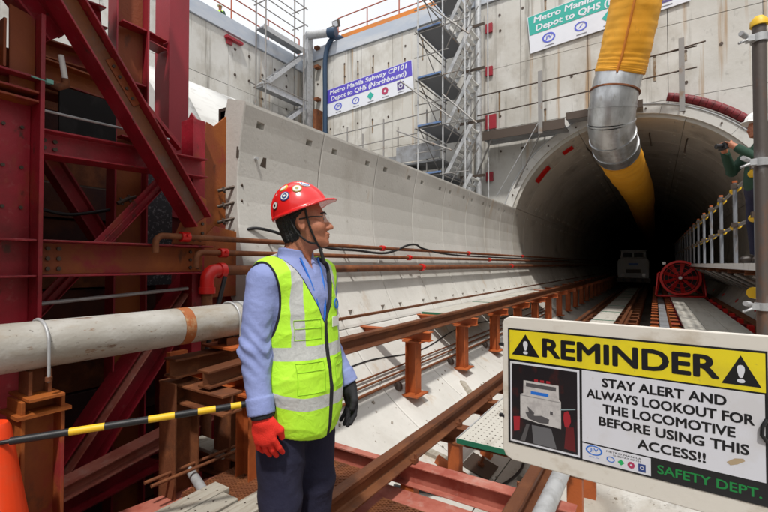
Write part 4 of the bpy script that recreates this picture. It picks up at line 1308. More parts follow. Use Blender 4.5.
# ------------------------------------------------------------------ locomotive
lx, ly = -1.02, 27.0
lo = thing('mine_locomotive', 'boxy pale grey locomotive standing in the dark of the tunnel', 'locomotive', (lx, ly, ZR))
bd = MB().prism([(-.72, .45), (.72, .45), (.75, .60), (.75, 1.35), (.66, 1.50), (-.66, 1.50), (-.75, 1.35), (-.75, .60)], (lx, ly, ZR), (lx, ly + 3.2, ZR), (1, 0, 0), (0, 0, 1)).build('body', M_WHITEP, lo, .02)
cab = MB().prism([(-.62, 1.51), (.62, 1.51), (.58, 1.92), (-.58, 1.92)], (lx, ly + .25, ZR), (lx, ly + 1.7, ZR), (1, 0, 0), (0, 0, 1)).build('cab', M_WHITEP, lo, .02)
MB().box((lx - .48, ly + .235, ZR + 1.58), (lx - .04, ly + .249, ZR + 1.84)).build('window', M_BLACK, cab)
MB().box((lx + .04, ly + .235, ZR + 1.58), (lx + .48, ly + .249, ZR + 1.84)).build('window', M_BLACK, cab)
MB().box((lx - .66, ly + .2, ZR + 1.93), (lx + .66, ly + 1.8, ZR + 1.98)).build('cab_roof', M_WHITEP, lo)
MB().box((lx - .80, ly - .03, ZR + .22), (lx + .80, ly + 3.2, ZR + .44)).build('chassis', M_BOLT, lo)
MB().box((lx - .14, ly - .22, ZR + .28), (lx + .14, ly - .031, ZR + .44)).build('coupler', M_BLACK, lo)
for s in (-1, 1):
    MB().disc((lx + s * .5, ly - .002, ZR + .62), (0, -1, 0), .085, .03, 18).build('headlight', M_GLASS, lo)
    MB().cyl((lx + s * .45, ly - .20, ZR + .34), (lx + s * .45, ly - .035, ZR + .34), .07, 12).build('buffer', M_BLACK, lo)
    for yy in (.6, 2.5):
        MB().disc((lx + s * .40, ly + yy, ZR + .20), (s, 0, 0), .20, .09, 24).build('wheel', M_BOLT, lo)
MB().obox((lx, ly - .004, ZR + 1.2), (.22, 0, 0), (0, .003, 0), (0, 0, .06)).build('name_badge', M_PRINTB, lo)
MB().box((lx - .35, ly - .012, ZR + .72), (lx + .35, ly - .001, ZR + .92)).build('grille', M_BOLT, lo)

# ------------------------------------------------------------------ ventilation duct
vd = thing('ventilation_duct', 'fat yellow ventilation duct bending through a metal elbow into the tunnel', 'duct', (-.6, 10.3, 5))
up = smooth_pts([(-.05, 9.3, 8.6), (-.16, 9.55, 7.5), (-.27, 9.8, 6.67), (-.50, 10.1, 5.75), (-.60, 10.2, 5.42)], 22)
nU = len(up)
MB().tube(up, [.44 + .05 * i / nU + .004 * math.sin(i * 1.9) + random.uniform(-.003, .003) - (.02 if i > nU - 3 else 0) for i in range(nU)], 72).build('fabric_duct', M_YELLOW, vd)
wrinkle(bpy.data.objects['fabric_duct'], .014, 2.2, 1.8)
# seam strip along the fabric
sm_ = []
for i, p in enumerate(up):
    tdir = (up[min(i + 1, nU - 1)] - up[max(i - 1, 0)]).normalized()
    vdir = Vector((0.10, -1, .1))
    vdir = (vdir - tdir * vdir.dot(tdir)).normalized()
    sm_.append(p + vdir * (.450 + .05 * i / nU))
MB().tube(sm_, .022, 8).build('seam', M_ORANGESEAM, vd)
el = [Vector(p) for p in smooth_pts([(-.61, 10.2, 5.40), (-.69, 10.18, 5.05), (-.74, 10.2, 4.72), (-.775, 10.36, 4.36), (-.74, 10.75, 4.10), (-.70, 11.15, 3.98)], 4)]
cuts = [0, 4, 8, 11, 14, 17, 20]
for a, b in zip(cuts[:-1], cuts[1:]):
    q = el[a:b + 1]
    tl = (q[1] - q[0]).normalized()
    wrinkle(MB().tube(q, [.462] + [.457] * (len(q) - 2) + [.455], 60).build('elbow_section', M_DUCTMETAL, vd), .012, 3.0)
for i in cuts[1:-1]:
    d = (el[i + 1] - el[i - 1]).normalized() * .016
    MB().tube([el[i] - d, el[i] + d], .473, 44).build('elbow_joint', M_DUCTMETAL, vd)
d = (el[5] - el[3]).normalized() * .012
MB().tube([el[4] - d * 1.5 + Vector((0, 0, -.02)), el[4] + d + Vector((0, 0, -.02))], .487, 44).build('strap_band', M_RUST, vd)
lo_ = smooth_pts([(-.70, 11.16, 3.975), (-.66, 11.8, 3.92), (-.60, 13, 3.88), (-.5, 15.5, 3.86), (-.45, 18, 3.85), (-.45, 24, 3.85), (-.45, 60, 3.85)], 9)
wrinkle(MB().tube(lo_, [.45 + .006 * math.sin(i * 1.7) for i in range(len(lo_))], 48).build('fabric_duct', M_YELLOW, vd), .016, 2.0)
for yy in (13, 16, 19, 23):
    MB().cyl((-.6, yy, 4.35), (-.6, yy, CZ + RI - .02), .012, 6).build('hanger', M_BOLT, vd)

# ------------------------------------------------------------------ banners
def banner(name, label, x0, x1, zb0, zb1, h, col, lines, hf):
    t = thing(name, label, 'banner', ((x0 + x1) / 2, YW - .06, zb0 + h / 2))
    X = Vector((x1 - x0, 0, zb1 - zb0))
    W = X.length
    X.normalize()
    Z = Vector((-X.z, 0, X.x))
    O = Vector((x0, YW - .05, zb0))
    def q(u, v, n=0.):
        return O + X * u + Z * v + Vector((0, -n, 0))
    def sh(nm, u0, u1, v0, v1, n0, n1, m):
        return MB().obox((q(u0, v0) + q(u1, v1)) / 2 + Vector((0, -(n0 + n1) / 2, 0)), X * (u1 - u0) / 2, Z * (v1 - v0) / 2, Vector((0, (n1 - n0) / 2, 0))).build(nm, m, t)
    sh('sheet', 0, W, 0, h, -.02, .0, M_BANW)
    sh('title_band', .02, W - .02, h * (1 - hf), h - .015, .003, .006, col)
    for s, u, v, w, hh in lines:
        text(s, q(u * W, v * h, .009), X, Z, w * W, hh * h, M_BANW, t, .022, .001, skew=.15)
    # emblems along the white strip
    v = h * (1 - hf) * .56
    us = (.14, .36, .535, .70, .87)
    r_ = .16
    MB().ring(q(us[0] * W, v, .004), (0, -1, 0), r_ * .78, r_ * 1.05, .004, 30, u=X, asp=.78).build('emblem_ring', M_BANLB, t)
    text('JIV', q(us[0] * W, v, .008), X, Z, .17, .11, M_BANLB, t, .03, skew=.2)
    MB().ring(q(us[1] * W, v, .004), (0, -1, 0), r_ * .72, r_ * .95, .004, 30, u=X, asp=.78).build('emblem_ring', M_BANLB, t)
    MB().add([q(us[1] * W + a, v + b, .006) for a, b in ((-.06, -.05), (0, -.02), (.06, .06), (.0, .02))], [(0, 1, 2, 3)]).build('emblem_mark', M_BANLB, t)
    MB().add([q(us[2] * W + a, v + b, .006) for a, b in ((-.14, 0), (0, -.14), (.14, 0), (0, .14))], [(0, 1, 2, 3)]).build('emblem_diamond', M_BANG, t)
    MB().ring(q(us[3] * W, v, .004), (0, -1, 0), .05, .13, .004, 8, u=X).build('emblem_flower', M_PRINTM, t)
    MB().obox(q(us[4] * W, v, .004), X * .13, Z * .13, Vector((0, .002, 0))).build('emblem_square', mat('banner_violet', (0.10, 0.07, 0.22), .5), t)
    MB().ring(q(us[4] * W, v, .007), (0, -1, 0), .05, .075, .003, 12, u=X).build('emblem_square_ring', M_BANW, t)
    for k in range(5):
        MB().obox(q(us[k] * W, .07, .004), X * .12, Z * .012, Vector((0, .002, 0))).build('caption_line', M_PRINTGR, t)
    return t


banner('wall_banner', 'blue and white Metro Manila Subway banner on the wall beside the stair tower', -9.97, -6.44, 6.73, 6.95, .99, M_BANB,
       [('Metro Manila Subway CP101', .495, .835, .90, .20), ('Depot to QHS (Northbound)', .495, .60, .88, .21)], .52)
banner('wall_banner', 'teal and white Metro Manila Subway banner partly hidden by the yellow duct', -2.82, .75, 7.15, 7.43, 1.02, M_BANG,
       [('Metro Manila Subway CP101', .495, .835, .90, .20), ('Depot to QHS (Northbound)', .495, .60, .88, .21)], .52)

# ------------------------------------------------------------------ stair tower in front of the head wall
tw = thing('stair_tower', 'tall grey scaffold stair tower zigzagging up the wall between the banners', 'scaffold', (-4.5, 10.7, -1.7))
X0, X1, X2 = -5.15, -4.45, -3.86
YN, YF = 9.75, 11.45
for x in (X0, X1, X2):
    for y in ((YN, YF) if x != X1 else (YN,)):
        MB().cyl((x, y, -1.72), (x, y, 9.6), .021, 8).build('standard', M_GALV, tw)
LV = [-.1, 1.2, 2.45, 3.72, 4.97, 6.22, 7.47, 8.75]
for k, z in enumerate(LV):
    for y in (YN,):
        MB().cyl((X0 - .1, y, z - .07), (X2 + .1, y, z - .07), .016, 8).build('ledger', M_SCAF, tw)
        MB().cyl((X0 - .1, y, z + .55), (X1 + .15, y, z + .55), .016, 8).build('hand_rail', M_SCAF, tw)
    for x in (X0, X1):
        MB().cyl((x, YN - .15, z - .1), (x, YF + .1, z - .1), .016, 8).build('transom', M_SCAF, tw)
    MB().cyl((X0, YN, z + .95), (X0, YF, z + .95), .017, 8).build('hand_rail', M_SCAF, tw)
    dk_ = MB().box((X0 + .03, YN - .05, z - .04), (X1 - .03, YF + .05, z)).build('landing', mat('dark_landing', (0.16, 0.165, 0.18), .6, .3), tw)
    MB().box((X0 + .025, YN - .065, z - .035), (X1 - .025, YN - .051, z + .008)).build('toe_edge', M_BLUEEDGE, tw)
    MB().box((X0 + .012, YN - .05, z - .035), (X0 + .028, YF + .05, z + .008)).build('toe_edge', M_BLUEEDGE, tw)
    if k < len(LV) - 1:
        z1 = LV[k + 1]
        ya, yc = YN + .45, YN + 1.0
        A0, A1 = V(X1 - .12, 0, z), V(X2 - .02, 0, z1 - .05)
        for y in (ya, yc):
            MB().obox(((A0 + A1) / 2) + Vector((0, y, 0)), (A1 - A0) / 2, Vector((0, .012, 0)), Vector((-.045, 0, .02))).build('stringer', M_GALV, tw)
            MB().cyl(A0 + Vector((0, y, .8)), A1 + Vector((0, y, .8)), .014, 8).build('stair_rail', M_SCAF, tw)
        for s in range(8):
            c = A0.lerp(A1, (s + .5) / 8)
            MB().box((c.x - .055, ya + .015, c.z - .012), (c.x + .055, yc - .015, c.z + .012)).build('tread', M_WHITEP, tw)
        MB().cyl((X0, YN, z1), (X0, YF, z), .014, 8).build('brace', M_SCAF, tw)
for (a, b) in (((-4.75, 9.55, 7.9), (-3.7, 9.6, 6.9)), ((-5.6, 9.6, 6.2), (-4.2, 9.7, 5.0)), ((-5.7, 9.6, 4.9), (-4.2, 9.7, 4.2)), ((-4.4, 9.6, 5.6), (-3.55, 9.7, 4.75))):
    MB().cyl(a, b, .02, 8).build('loose_tube', M_SCAF, tw)
cp_ = thing('twin_column', 'pair of pale grey vertical pipes behind the stair tower, held by red brackets', 'pipe', (-4.35, 11.6, -1.7))
for x in (-4.52, -4.22):
    MB().cyl((x, 11.68, -1.72), (x, 11.68, 10.2), .085, 16).build('pipe', M_GALV, cp_)
for z in (3.9, 5.45, 6.95, 8.2):
    MB().box((-4.75, 11.58, z - .04), (-4.0, 11.595, z + .04)).build('bracket', M_BOLT, cp_)
    MB().box((-4.08, 11.88, z - .13), (-3.88, 11.94, z + .13)).build('bracket_plate', M_REDCOL, cp_)
for z in (5.45,):
    MB().box((-4.06, 11.80, z - .2), (-3.76, 11.87, z + .2)).build('bracket_plate', M_REDCOL, cp_)

# ------------------------------------------------------------------ scaffold bay in the far left corner
t = thing('corner_scaffold', 'grey scaffold bay with sloping flights in the far left corner of the shaft', 'scaffold', (-10.5, 10.3, -1.7))
xa, xb = -10.85, -10.4
for y in (9.35, 11.1):
    for x in (xa, xb):
        MB().cyl((x, y, -1.72), (x, y, 10.6 + random.uniform(0, .9)), .026, 8).build('standard', M_SCAF, t)
for z in (4.4, 6.25, 7.2, 9.9, 10.5):
    for x in (xa, xb):
        MB().cyl((x, 9.1, z), (x, 11.3, z), .018, 8).build('ledger', M_SCAF, t)
    for y in (9.35, 11.1):
        MB().cyl((xa - .1, y, z - .06), (xb + .1, y, z - .06), .02, 8).build('transom', M_SCAF, t)
for z in (5.35, 7.05, 8.95):
    MB().box((xa + .05, 9.3, z), (xb - .05, 11.2, z + .05)).build('landing', M_DECK, t)
    MB().box((xb - .045, 9.3, z - .06), (xb - .02, 11.2, z + .10)).build('toe_board', M_GALV, t)
for z0, z1 in ((3.6, 5.35), (5.4, 7.05), (7.1, 8.95)):
    MB().obox((xb - .1, 10.35, (z0 + z1) / 2), (0, 1.0, (z1 - z0) / 2), (.02, 0, 0), (0, -.03, .06)).build('stringer', M_GALV, t)
    MB().obox((xb - .40, 10.35, (z0 + z1) / 2), (0, 1.0, (z1 - z0) / 2), (.02, 0, 0), (0, -.03, .06)).build('stringer', M_GALV, t)
    for s in range(7):
        f = (s + .5) / 7
        MB().box((xb - .38, 9.35 + 2.0 * f - .08, z0 + (z1 - z0) * f - .012), (xb - .12, 9.35 + 2.0 * f + .08, z0 + (z1 - z0) * f + .012)).build('tread', M_GALV, t)
t = thing('corner_column', 'pale grey steel column in the far corner with a pipe arm on top', 'column', (-10.6, 11.6, -1.7))
MB().box((-10.78, 11.45, -1.72), (-10.52, 11.72, 9.75)).build('column', M_GALV, t)
MB().cyl((-10.62, 11.5, 9.72), (-9.55, 11.7, 9.62), .14, 16).build('pipe_arm', M_GALV, t)
MB().cyl((-9.75, 11.66, 9.64), (-9.45, 11.72, 9.61), .165, 16).build('pipe_end', M_BLUEHOSE, t)
for z in (6.1, 7.4, 8.6, 9.3):
    MB().box((-10.51, 11.75, z), (-10.33, 11.94, z + .10)).build('bracket', M_RUST, t)
MB().box((-10.40, 11.6, 3.5), (-10.25, 11.94, 7.0)).build('rust_strip', M_RUST, t)
t = thing('hanging_hose', 'dark blue hose draped over the wall top and hanging down beside the banner', 'hose', (-10, 11.8, 6))
MB().tube(smooth_pts([(-9.55, 12.6, 9.42), (-9.55, 12.2, 9.62), (-9.75, 11.85, 9.5), (-10.0, 11.80, 8.9), (-10.03, 11.82, 7.5), (-10.02, 11.82, 5.5), (-10.0, 11.82, 2)]), .085, 12).build('hose', M_BLUEHOSE, t)
t = thing('floodlight', 'dark floodlight on a stand at the top corner of the wall', 'floodlight', (-9.7, 12.1, 9.42))
MB().cyl((-9.75, 12.1, 9.42), (-9.75, 12.1, 10.1), .025, 8).build('pole', M_BOLT, t)
for dx, z in ((-.12, 9.95), (.06, 10.12)):
    h_ = MB().obox((-9.75 + dx, 12.02, z), (.14, 0, 0), (0, .05, .02), (0, -.03, .11)).build('lamp_head', M_BOLT, t)
    MB().obox((-9.75 + dx, 11.965, z - .025), (.11, 0, 0), (0, .004, .001), (0, -.025, .085)).build('lens', M_GLASS, t)

# ------------------------------------------------------------------ wall scaffolds beside the tower
t = thing('wall_scaffold', 'scaffold walkway with grey mesh boards on the wall left of the stair tower', 'scaffold', (-6.5, 11.2, 4))
for x in (-8.2, -6.84, -5.4):
    for y in (10.75, 11.6):
        MB().cyl((x, y, 2.4), (x, y, 5.75), .022, 8).build('standard', M_SCAF, t)
for z in (5.62, 5.1):
    MB().cyl((-9.6, 10.75, z - .08), (-5.0, 10.75, z + .06), .018, 8).build('hand_rail', M_SCAF, t)
MB().box((-6.35, 10.66, 4.34), (-4.95, 10.69, 4.80)).build('mesh_board', M_DECK, t)
MB().box((-8.3, 10.9, 4.36), (-6.45, 10.93, 4.62)).build('mesh_board', M_DECK, t)
for x0 in (-8.3, -6.4):
    MB().box((x0, 10.70, 4.26), (x0 + 1.85 if x0 < -7 else -4.95, 11.65, 4.31)).build('deck', M_DECK, t)
MB().obox((-6.2, 11.1, 3.75), (.7, 0, -.45), (0, .35, 0), (.01, 0, .02)).build('red_sheet', M_REDCOL, t)
MB().cyl((-6.3, 10.72, 4.3), (-5.1, 10.72, 3.2), .03, 8).build('brace', M_SCAF, t)
t = thing('wall_platform', 'dark scaffold platform with thin rails between the stair tower and the tunnel mouth', 'scaffold', (-3, 11.3, 4.9))
MB().box((-3.95, 11.25, 4.80), (-1.85, 11.9, 4.85)).build('deck', M_DECK, t)
MB().box((-3.95, 11.22, 4.76), (-1.85, 11.245, 5.0)).build('toe_board', M_BOLT, t)
MB().box((-1.84, 11.35, 5.02), (-.2, 11.9, 5.06)).build('deck', M_DECK, t)
MB().box((-1.84, 11.32, 4.98), (-.2, 11.345, 5.16)).build('toe_board', M_BOLT, t)
for z0, z1 in ((6.02, 6.08), (5.48, 5.62)):
    MB().cyl((-4.1, 11.25, z0), (.8, 11.25, z1), .018, 8).build('hand_rail', M_BOLT, t)
for x in (-2.42, .53):
    MB().box((x - .05, 11.18, 4.7), (x + .05, 11.24, 6.3)).build('post', M_SCAF, t)
    MB().cyl((x, 11.2, 5.0), (x, 11.93, 5.0), .02, 8).build('bracket', M_BOLT, t)
for x in (-3.7, -2.4):
    MB().cyl((x, 11.25, 4.78), (x - .9, 11.85, 3.4), .022, 8).build('brace', M_SCAF, t)
MB().cyl((-2.45, 11.1, 4.95), (-3.6, 11.3, 3.2), .014, 6).build('stay', M_GALV, t)
MB().cyl((.2, 11.2, 6.05), (.95, 11.2, 6.12), .018, 8).build('loose_tube', M_BOLT, t)

# ------------------------------------------------------------------ implicit-surface figures
def sdf_mesh(fn, lo, hi, h):
    lo, hi = np.array(lo, float), np.array(hi, float)
    n = np.ceil((hi - lo) / h).astype(int) + 1
    ax_ = [lo[i] + h * np.arange(n[i]) for i in range(3)]
    G = np.meshgrid(*ax_, indexing='ij')
    f = fn(G[0], G[1], G[2]).astype(np.float32)
    s = f < 0
    c = np.zeros(tuple(n - 1), bool)
    allin = np.ones(tuple(n - 1), bool)
    for i in (0, 1):
        for j in (0, 1):
            for k in (0, 1):
                q = s[i:n[0] - 1 + i, j:n[1] - 1 + j, k:n[2] - 1 + k]
                c |= q
                allin &= q
    act = c & ~allin
    ids = -np.ones(tuple(n - 1), int)
    I = np.argwhere(act)
    ids[act] = np.arange(len(I))
    acc = np.zeros((len(I), 3))
    cnt = np.zeros(len(I))
    cor = [(i, j, k) for i in (0, 1) for j in (0, 1) for k in (0, 1)]
    for a in cor:
        for d in range(3):
            if a[d]:
                continue
            b = list(a)
            b[d] = 1
            fa = f[I[:, 0] + a[0], I[:, 1] + a[1], I[:, 2] + a[2]]
            fb = f[I[:, 0] + b[0], I[:, 1] + b[1], I[:, 2] + b[2]]
            m = (fa < 0) != (fb < 0)
            t_ = np.where(m, fa / np.where(m, fa - fb, 1), 0)
            p = np.array(a, float)[None, :] + 0 * acc
            p[:, d] += t_
            acc += p * m[:, None]
            cnt += m
    P = lo + h * (I + acc / cnt[:, None])
    Q = []
    for d in range(3):
        sl0 = [slice(None)] * 3
        sl1 = [slice(None)] * 3
        sl0[d] = slice(0, -1)
        sl1[d] = slice(1, None)
        e = s[tuple(sl0)] != s[tuple(sl1)]
        E = np.argwhere(e)
        u, v = (d + 1) % 3, (d + 2) % 3
        ok = (E[:, u] > 0) & (E[:, v] > 0) & (E[:, u] < n[u] - 1) & (E[:, v] < n[v] - 1)
        E = E[ok]
        ins = s[E[:, 0], E[:, 1], E[:, 2]]
        def at(du, dv):
            F = E.copy()
            F[:, u] -= du
            F[:, v] -= dv
            return ids[F[:, 0], F[:, 1], F[:, 2]]
        q = np.stack([at(1, 1), at(0, 1), at(0, 0), at(1, 0)], 1)
        q[~ins] = q[~ins][:, ::-1]
        Q.append(q)
    return P, np.concatenate(Q)


def ell(x, y, z, c, r):
    k0 = np.sqrt(((x - c[0]) / r[0]) ** 2 + ((y - c[1]) / r[1]) ** 2 + ((z - c[2]) / r[2]) ** 2)
    return (k0 - 1) * min(r)


def cap(x, y, z, a, b, ra, rb):
    a, b = np.array(a, float), np.array(b, float)
    d = b - a
    t_ = np.clip(((x - a[0]) * d[0] + (y - a[1]) * d[1] + (z - a[2]) * d[2]) / d.dot(d), 0, 1)
    return np.sqrt((x - a[0] - d[0] * t_) ** 2 + (y - a[1] - d[1] * t_) ** 2 + (z - a[2] - d[2] * t_) ** 2) - (ra + (rb - ra) * t_)


def smin(a, b, k):
    h = np.clip(.5 + .5 * (b - a) / k, 0, 1)
    return b + (a - b) * h - k * h * (1 - h)


def smax(a, b, k):
    return -smin(-a, -b, k)


def mesh_obj(name, PQ, m, parent, M=None, attrs=None, smooth_it=2):
    P, Q = PQ
    if M is not None:
        A = np.array(M)
        P = P @ A[:3, :3].T + A[:3, 3]
    me = bpy.data.meshes.new(name)
    me.vertices.add(len(P))
    me.vertices.foreach_set('co', P.astype(np.float32).ravel())
    me.loops.add(len(Q) * 4)
    me.loops.foreach_set('vertex_index', Q.ravel().astype(np.int32))
    me.polygons.add(len(Q))
    me.polygons.foreach_set('loop_start', np.arange(0, len(Q) * 4, 4, dtype=np.int32))
    me.polygons.foreach_set('loop_total', np.full(len(Q), 4, dtype=np.int32))
    me.update(calc_edges=True)
    me.validate()
    me.polygons.foreach_set('use_smooth', np.ones(len(me.polygons), bool))
    me.materials.append(m)
    if attrs:
        for k, val in attrs.items():
            at = me.attributes.new(k, 'FLOAT', 'POINT')
            at.data.foreach_set('value', val.astype(np.float32))
    return link(name, me, parent)


def head_sdf(x, y, z):
    d = smin(ell(x, y, z, (-.014, 0, .028), (.100, .078, .090)), ell(x, y, z, (.024, 0, -.032), (.068, .062, .080)), .03)
    d = smin(d, ell(x, y, z, (.040, 0, -.086), (.044, .044, .028)), .025)
    ay = np.abs(y)
    d = smin(d, ell(x, ay, z, (.058, .044, -.030), (.026, .020, .022)), .022)
    d = smin(d, cap(x, ay, z, (.084, .008, .022), (.072, .044, .020), .010, .008), .012)
    d = smax(d, -(np.sqrt((x - .100) ** 2 + (ay - .031) ** 2 + (z - .004) ** 2) - .0165), .012)
    d = smin(d, np.sqrt((x - .0765) ** 2 + (ay - .031) ** 2 + (z - .003) ** 2) - .0125, .003)
    d = smin(d, cap(x, y, z, (.088, 0, .006), (.112, 0, -.034), .007, .0115), .010)
    d = smin(d, np.sqrt((x - .098) ** 2 + (ay - .0115) ** 2 + (z + .038) ** 2) - .0085, .006)
    d = smin(d, ell(x, y, z, (.0925, 0, -.061), (.011, .023, .0065)), .006)
    d = smin(d, ell(x, y, z, (.0905, 0, -.0735), (.010, .020, .0065)), .005)
    d = smin(d, ell(x, y, z, (.074, 0, -.098), (.020, .022, .017)), .014)
    e = ell(x + .25 * (z + .01), ay, z, (-.006, .079, -.010), (.017, .008, .032))
    e = smax(e, -ell(x, ay, z, (-.002, .087, -.010), (.009, .006, .020)), .006)
    return smin(d, e, .008)


def hair_sdf(x, y, z):
    d = ell(x, y, z, (-.014, 0, .028), (.107, .085, .098))
    n_ = ell(x, y, z, (-.045, 0, -.045), (.058, .062, .050))
    d = smin(d, n_, .02)
    cut = np.maximum(x - .030 - .0 * z, -(z + .085))
    side = np.maximum(x + .012 - 1.0 * np.maximum(z - .02, 0), -1 + 0 * x)
    ear = -(np.sqrt((x + .004) ** 2 * 1.6 + (z + .012) ** 2) - .030)
    d = smax(smax(d, cut, .008), np.where(np.abs(y) > .05, np.maximum(side, -1), -1.) * 1.0, .008)
    d = smax(d, np.where(np.abs(y) > .055, ear, -1.0), .004)
    return d + .0012 * np.sin(x * 420 + 90 * z + 60 * y) * 1.2 + .001 * np.sin(y * 300)


def helmet_sdf(x, y, z):
    dome = ell(x, y, z, (-.004, 0, 0), (.132, .110, .142))
    for yy in (0, .030, -.030):
        dome = smin(dome, np.sqrt((np.sqrt(((x + .004) / .134) ** 2 + (z / .1435) ** 2 + (yy / .112) ** 2) - 1) ** 2 * .0169 + (y - yy) ** 2) - .0055, .008)
    dome = smax(dome, -z + .002, .006)
    br = np.maximum((np.sqrt(((x - .010) / .152) ** 2 + (y / .130) ** 2) - 1) * .13, np.abs(z - .004 + .12 * np.maximum(np.abs(y) - .06, 0)) - .0045)
    vis = np.maximum((np.sqrt(((x - .075) / .108) ** 2 + (y / .088) ** 2) - 1) * .088, np.abs(z - .006 + .16 * np.maximum(x - .12, 0)) - .0045)
    d = smin(dome, smin(br, vis, .004), .010)
    return d


def rotm(yaw, pitch, loc, scale=1.0, roll=0):
    return Matrix.Translation(loc) @ Matrix.Rotation(math.radians(yaw), 4, 'Z') @ Matrix.Rotation(math.radians(-pitch), 4, 'Y') @ Matrix.Rotation(math.radians(roll), 4, 'X') @ Matrix.Scale(scale, 4)


def tf(M, x, y, z):
    A = np.array(M.inverted())
    return (A[0, 0] * x + A[0, 1] * y + A[0, 2] * z + A[0, 3], A[1, 0] * x + A[1, 1] * y + A[1, 2] * z + A[1, 3], A[2, 0] * x + A[2, 1] * y + A[2, 2] * z + A[2, 3])


def hand_sdf(x, y, z, fat=1.0, curl=1.0):
    """right hand hanging down: wrist at origin, fingers -z, thumb +x, palm faces +y"""
    d = cap(x, y, z, (0, 0, .03), (.0, 0, -.02), .031 * fat, .030 * fat)
    pm = ell(x, y, z, (0, .002, -.055), (.044 * fat, .019 * fat, .055))
    d = smin(d, pm, .02)
    for fx_, L, r_ in ((.034, .068, .0098), (.0115, .078, .0102), (-.0115, .073, .0098), (-.034, .056, .0090)):
        r_ = r_ * fat
        a = (fx_ * .95, .004, -.088)
        b = (fx_ * 1.12, .004 + .018 * curl, -.088 - L * .52)
        c = (fx_ * 1.10, .004 + .045 * curl, -.088 - L * .92)
        d = smin(d, smin(cap(x, y, z, a, b, r_ * 1.05, r_), cap(x, y, z, b, c, r_, r_ * .85), .004), .004)
    d = smin(d, smin(cap(x, y, z, (.030, .004, -.028), (.054, .020, -.062), .014 * fat, .0125 * fat), cap(x, y, z, (.054, .020, -.062), (.050, .036, -.092), .0125 * fat, .010 * fat), .005), .012)
    return d


def folds(x, y, z, a, f=1.0):
    p1 = f * (34 * z + 16 * y - 12 * x) + 2.4 * np.sin(f * (13 * x + 9 * z)) + 1.3 * np.sin(f * 21 * y)
    p2 = f * (27 * z - 30 * x + 22 * y) + 2.0 * np.sin(f * (15 * y - 8 * z))
    p3 = f * (70 * z + 41 * x - 33 * y) + 1.5 * np.sin(f * 33 * z)
    r = lambda p: 1 - 2 * np.abs(np.sin(p * .5)) ** .7
    return -a * (.5 * r(p1) + .35 * r(p2) + .2 * r(p3))


# ---- the man in the hi-vis vest
BX, BY = -1.262, 1.312
man = thing('person', 'man in a red helmet, lime hi-vis vest over a blue shirt, looking towards the tunnel', 'person', (BX, BY, 0))
HM = rotm(36, 8, (.034, .004, 1.570), .96)
RS, RE, RW = (-.008, -.178, 1.330), (.000, -.226, 1.085), (.055, -.238, .862)
LS, LE, LW = (-.008, .176, 1.330), (-.02, .186, 1.085), (.092, .226, .868)
MW = Matrix.Translation((BX, BY, 0))


def torso(x, y, z, g=0.0):
    d = smin(ell(x, y, z, (.0, 0, 1.20), (.126 + g, .165 + g, .225 + g)), ell(x, y, z, (.012, 0, .98), (.135 + g, .160 + g, .19 + g)), .06)
    d = smin(d, cap(x, y, z, (-.012, -.140, 1.340), (-.012, .140, 1.340), .056 + g, .056 + g), .06)
    return smin(d, cap(x, y, z, (-.015, 0, 1.34), (-.008, 0, 1.43), .085 + g, .055 + g * .5), .04)


def arms(x, y, z, g=0.0):
    d = 1e3 + 0 * x
    for S, E_, W in ((RS, RE, RW), (LS, LE, LW)):
        d = np.minimum(d, smin(cap(x, y, z, S, E_, .055 + g, .045 + g), cap(x, y, z, E_, W, .045 + g, .034 + g), .02))
    return d


def legs(x, y, z, g=0.0):
    d = ell(x, y, z, (.0, 0, .90), (.122 + g, .165 + g, .13 + g))
    for s in (-1, 1):
        d = smin(d, smin(cap(x, y, z, (.0, s * .088, .86), (.012, s * .100, .48), .086 + g, .062 + g), cap(x, y, z, (.012, s * .10, .48), (-.01, s * .105, .09), .060 + g, .046 + g), .03), .05)
    return d


def body_fn(x, y, z):
    d = smin(torso(x, y, z), legs(x, y, z), .04)
    d = smin(d, arms(x, y, z), .03)
    hx = tf(HM, x, y, z)
    d = smin(d, cap(x, y, z, (-.014, 0, 1.36), (.015, 0, 1.505), .058, .056), .02)
    d = smin(d, head_sdf(*hx), .018)
    for s, W in ((-1, RW), (1, LW)):
        d = smin(d, ell(x, y, z, (W[0] + .012, W[1], W[2] - .045), (.022, .010, .055)), .02)
        d = smin(d, ell(x, y, z, (.045, s * .108, .045), (.11, .042, .040)), .03)
    return d


bodyo = mesh_obj('body', sdf_mesh(body_fn, (-.2, -.36, -.01), (.24, .36, 1.76), .0055), M_SKIN, man, MW)


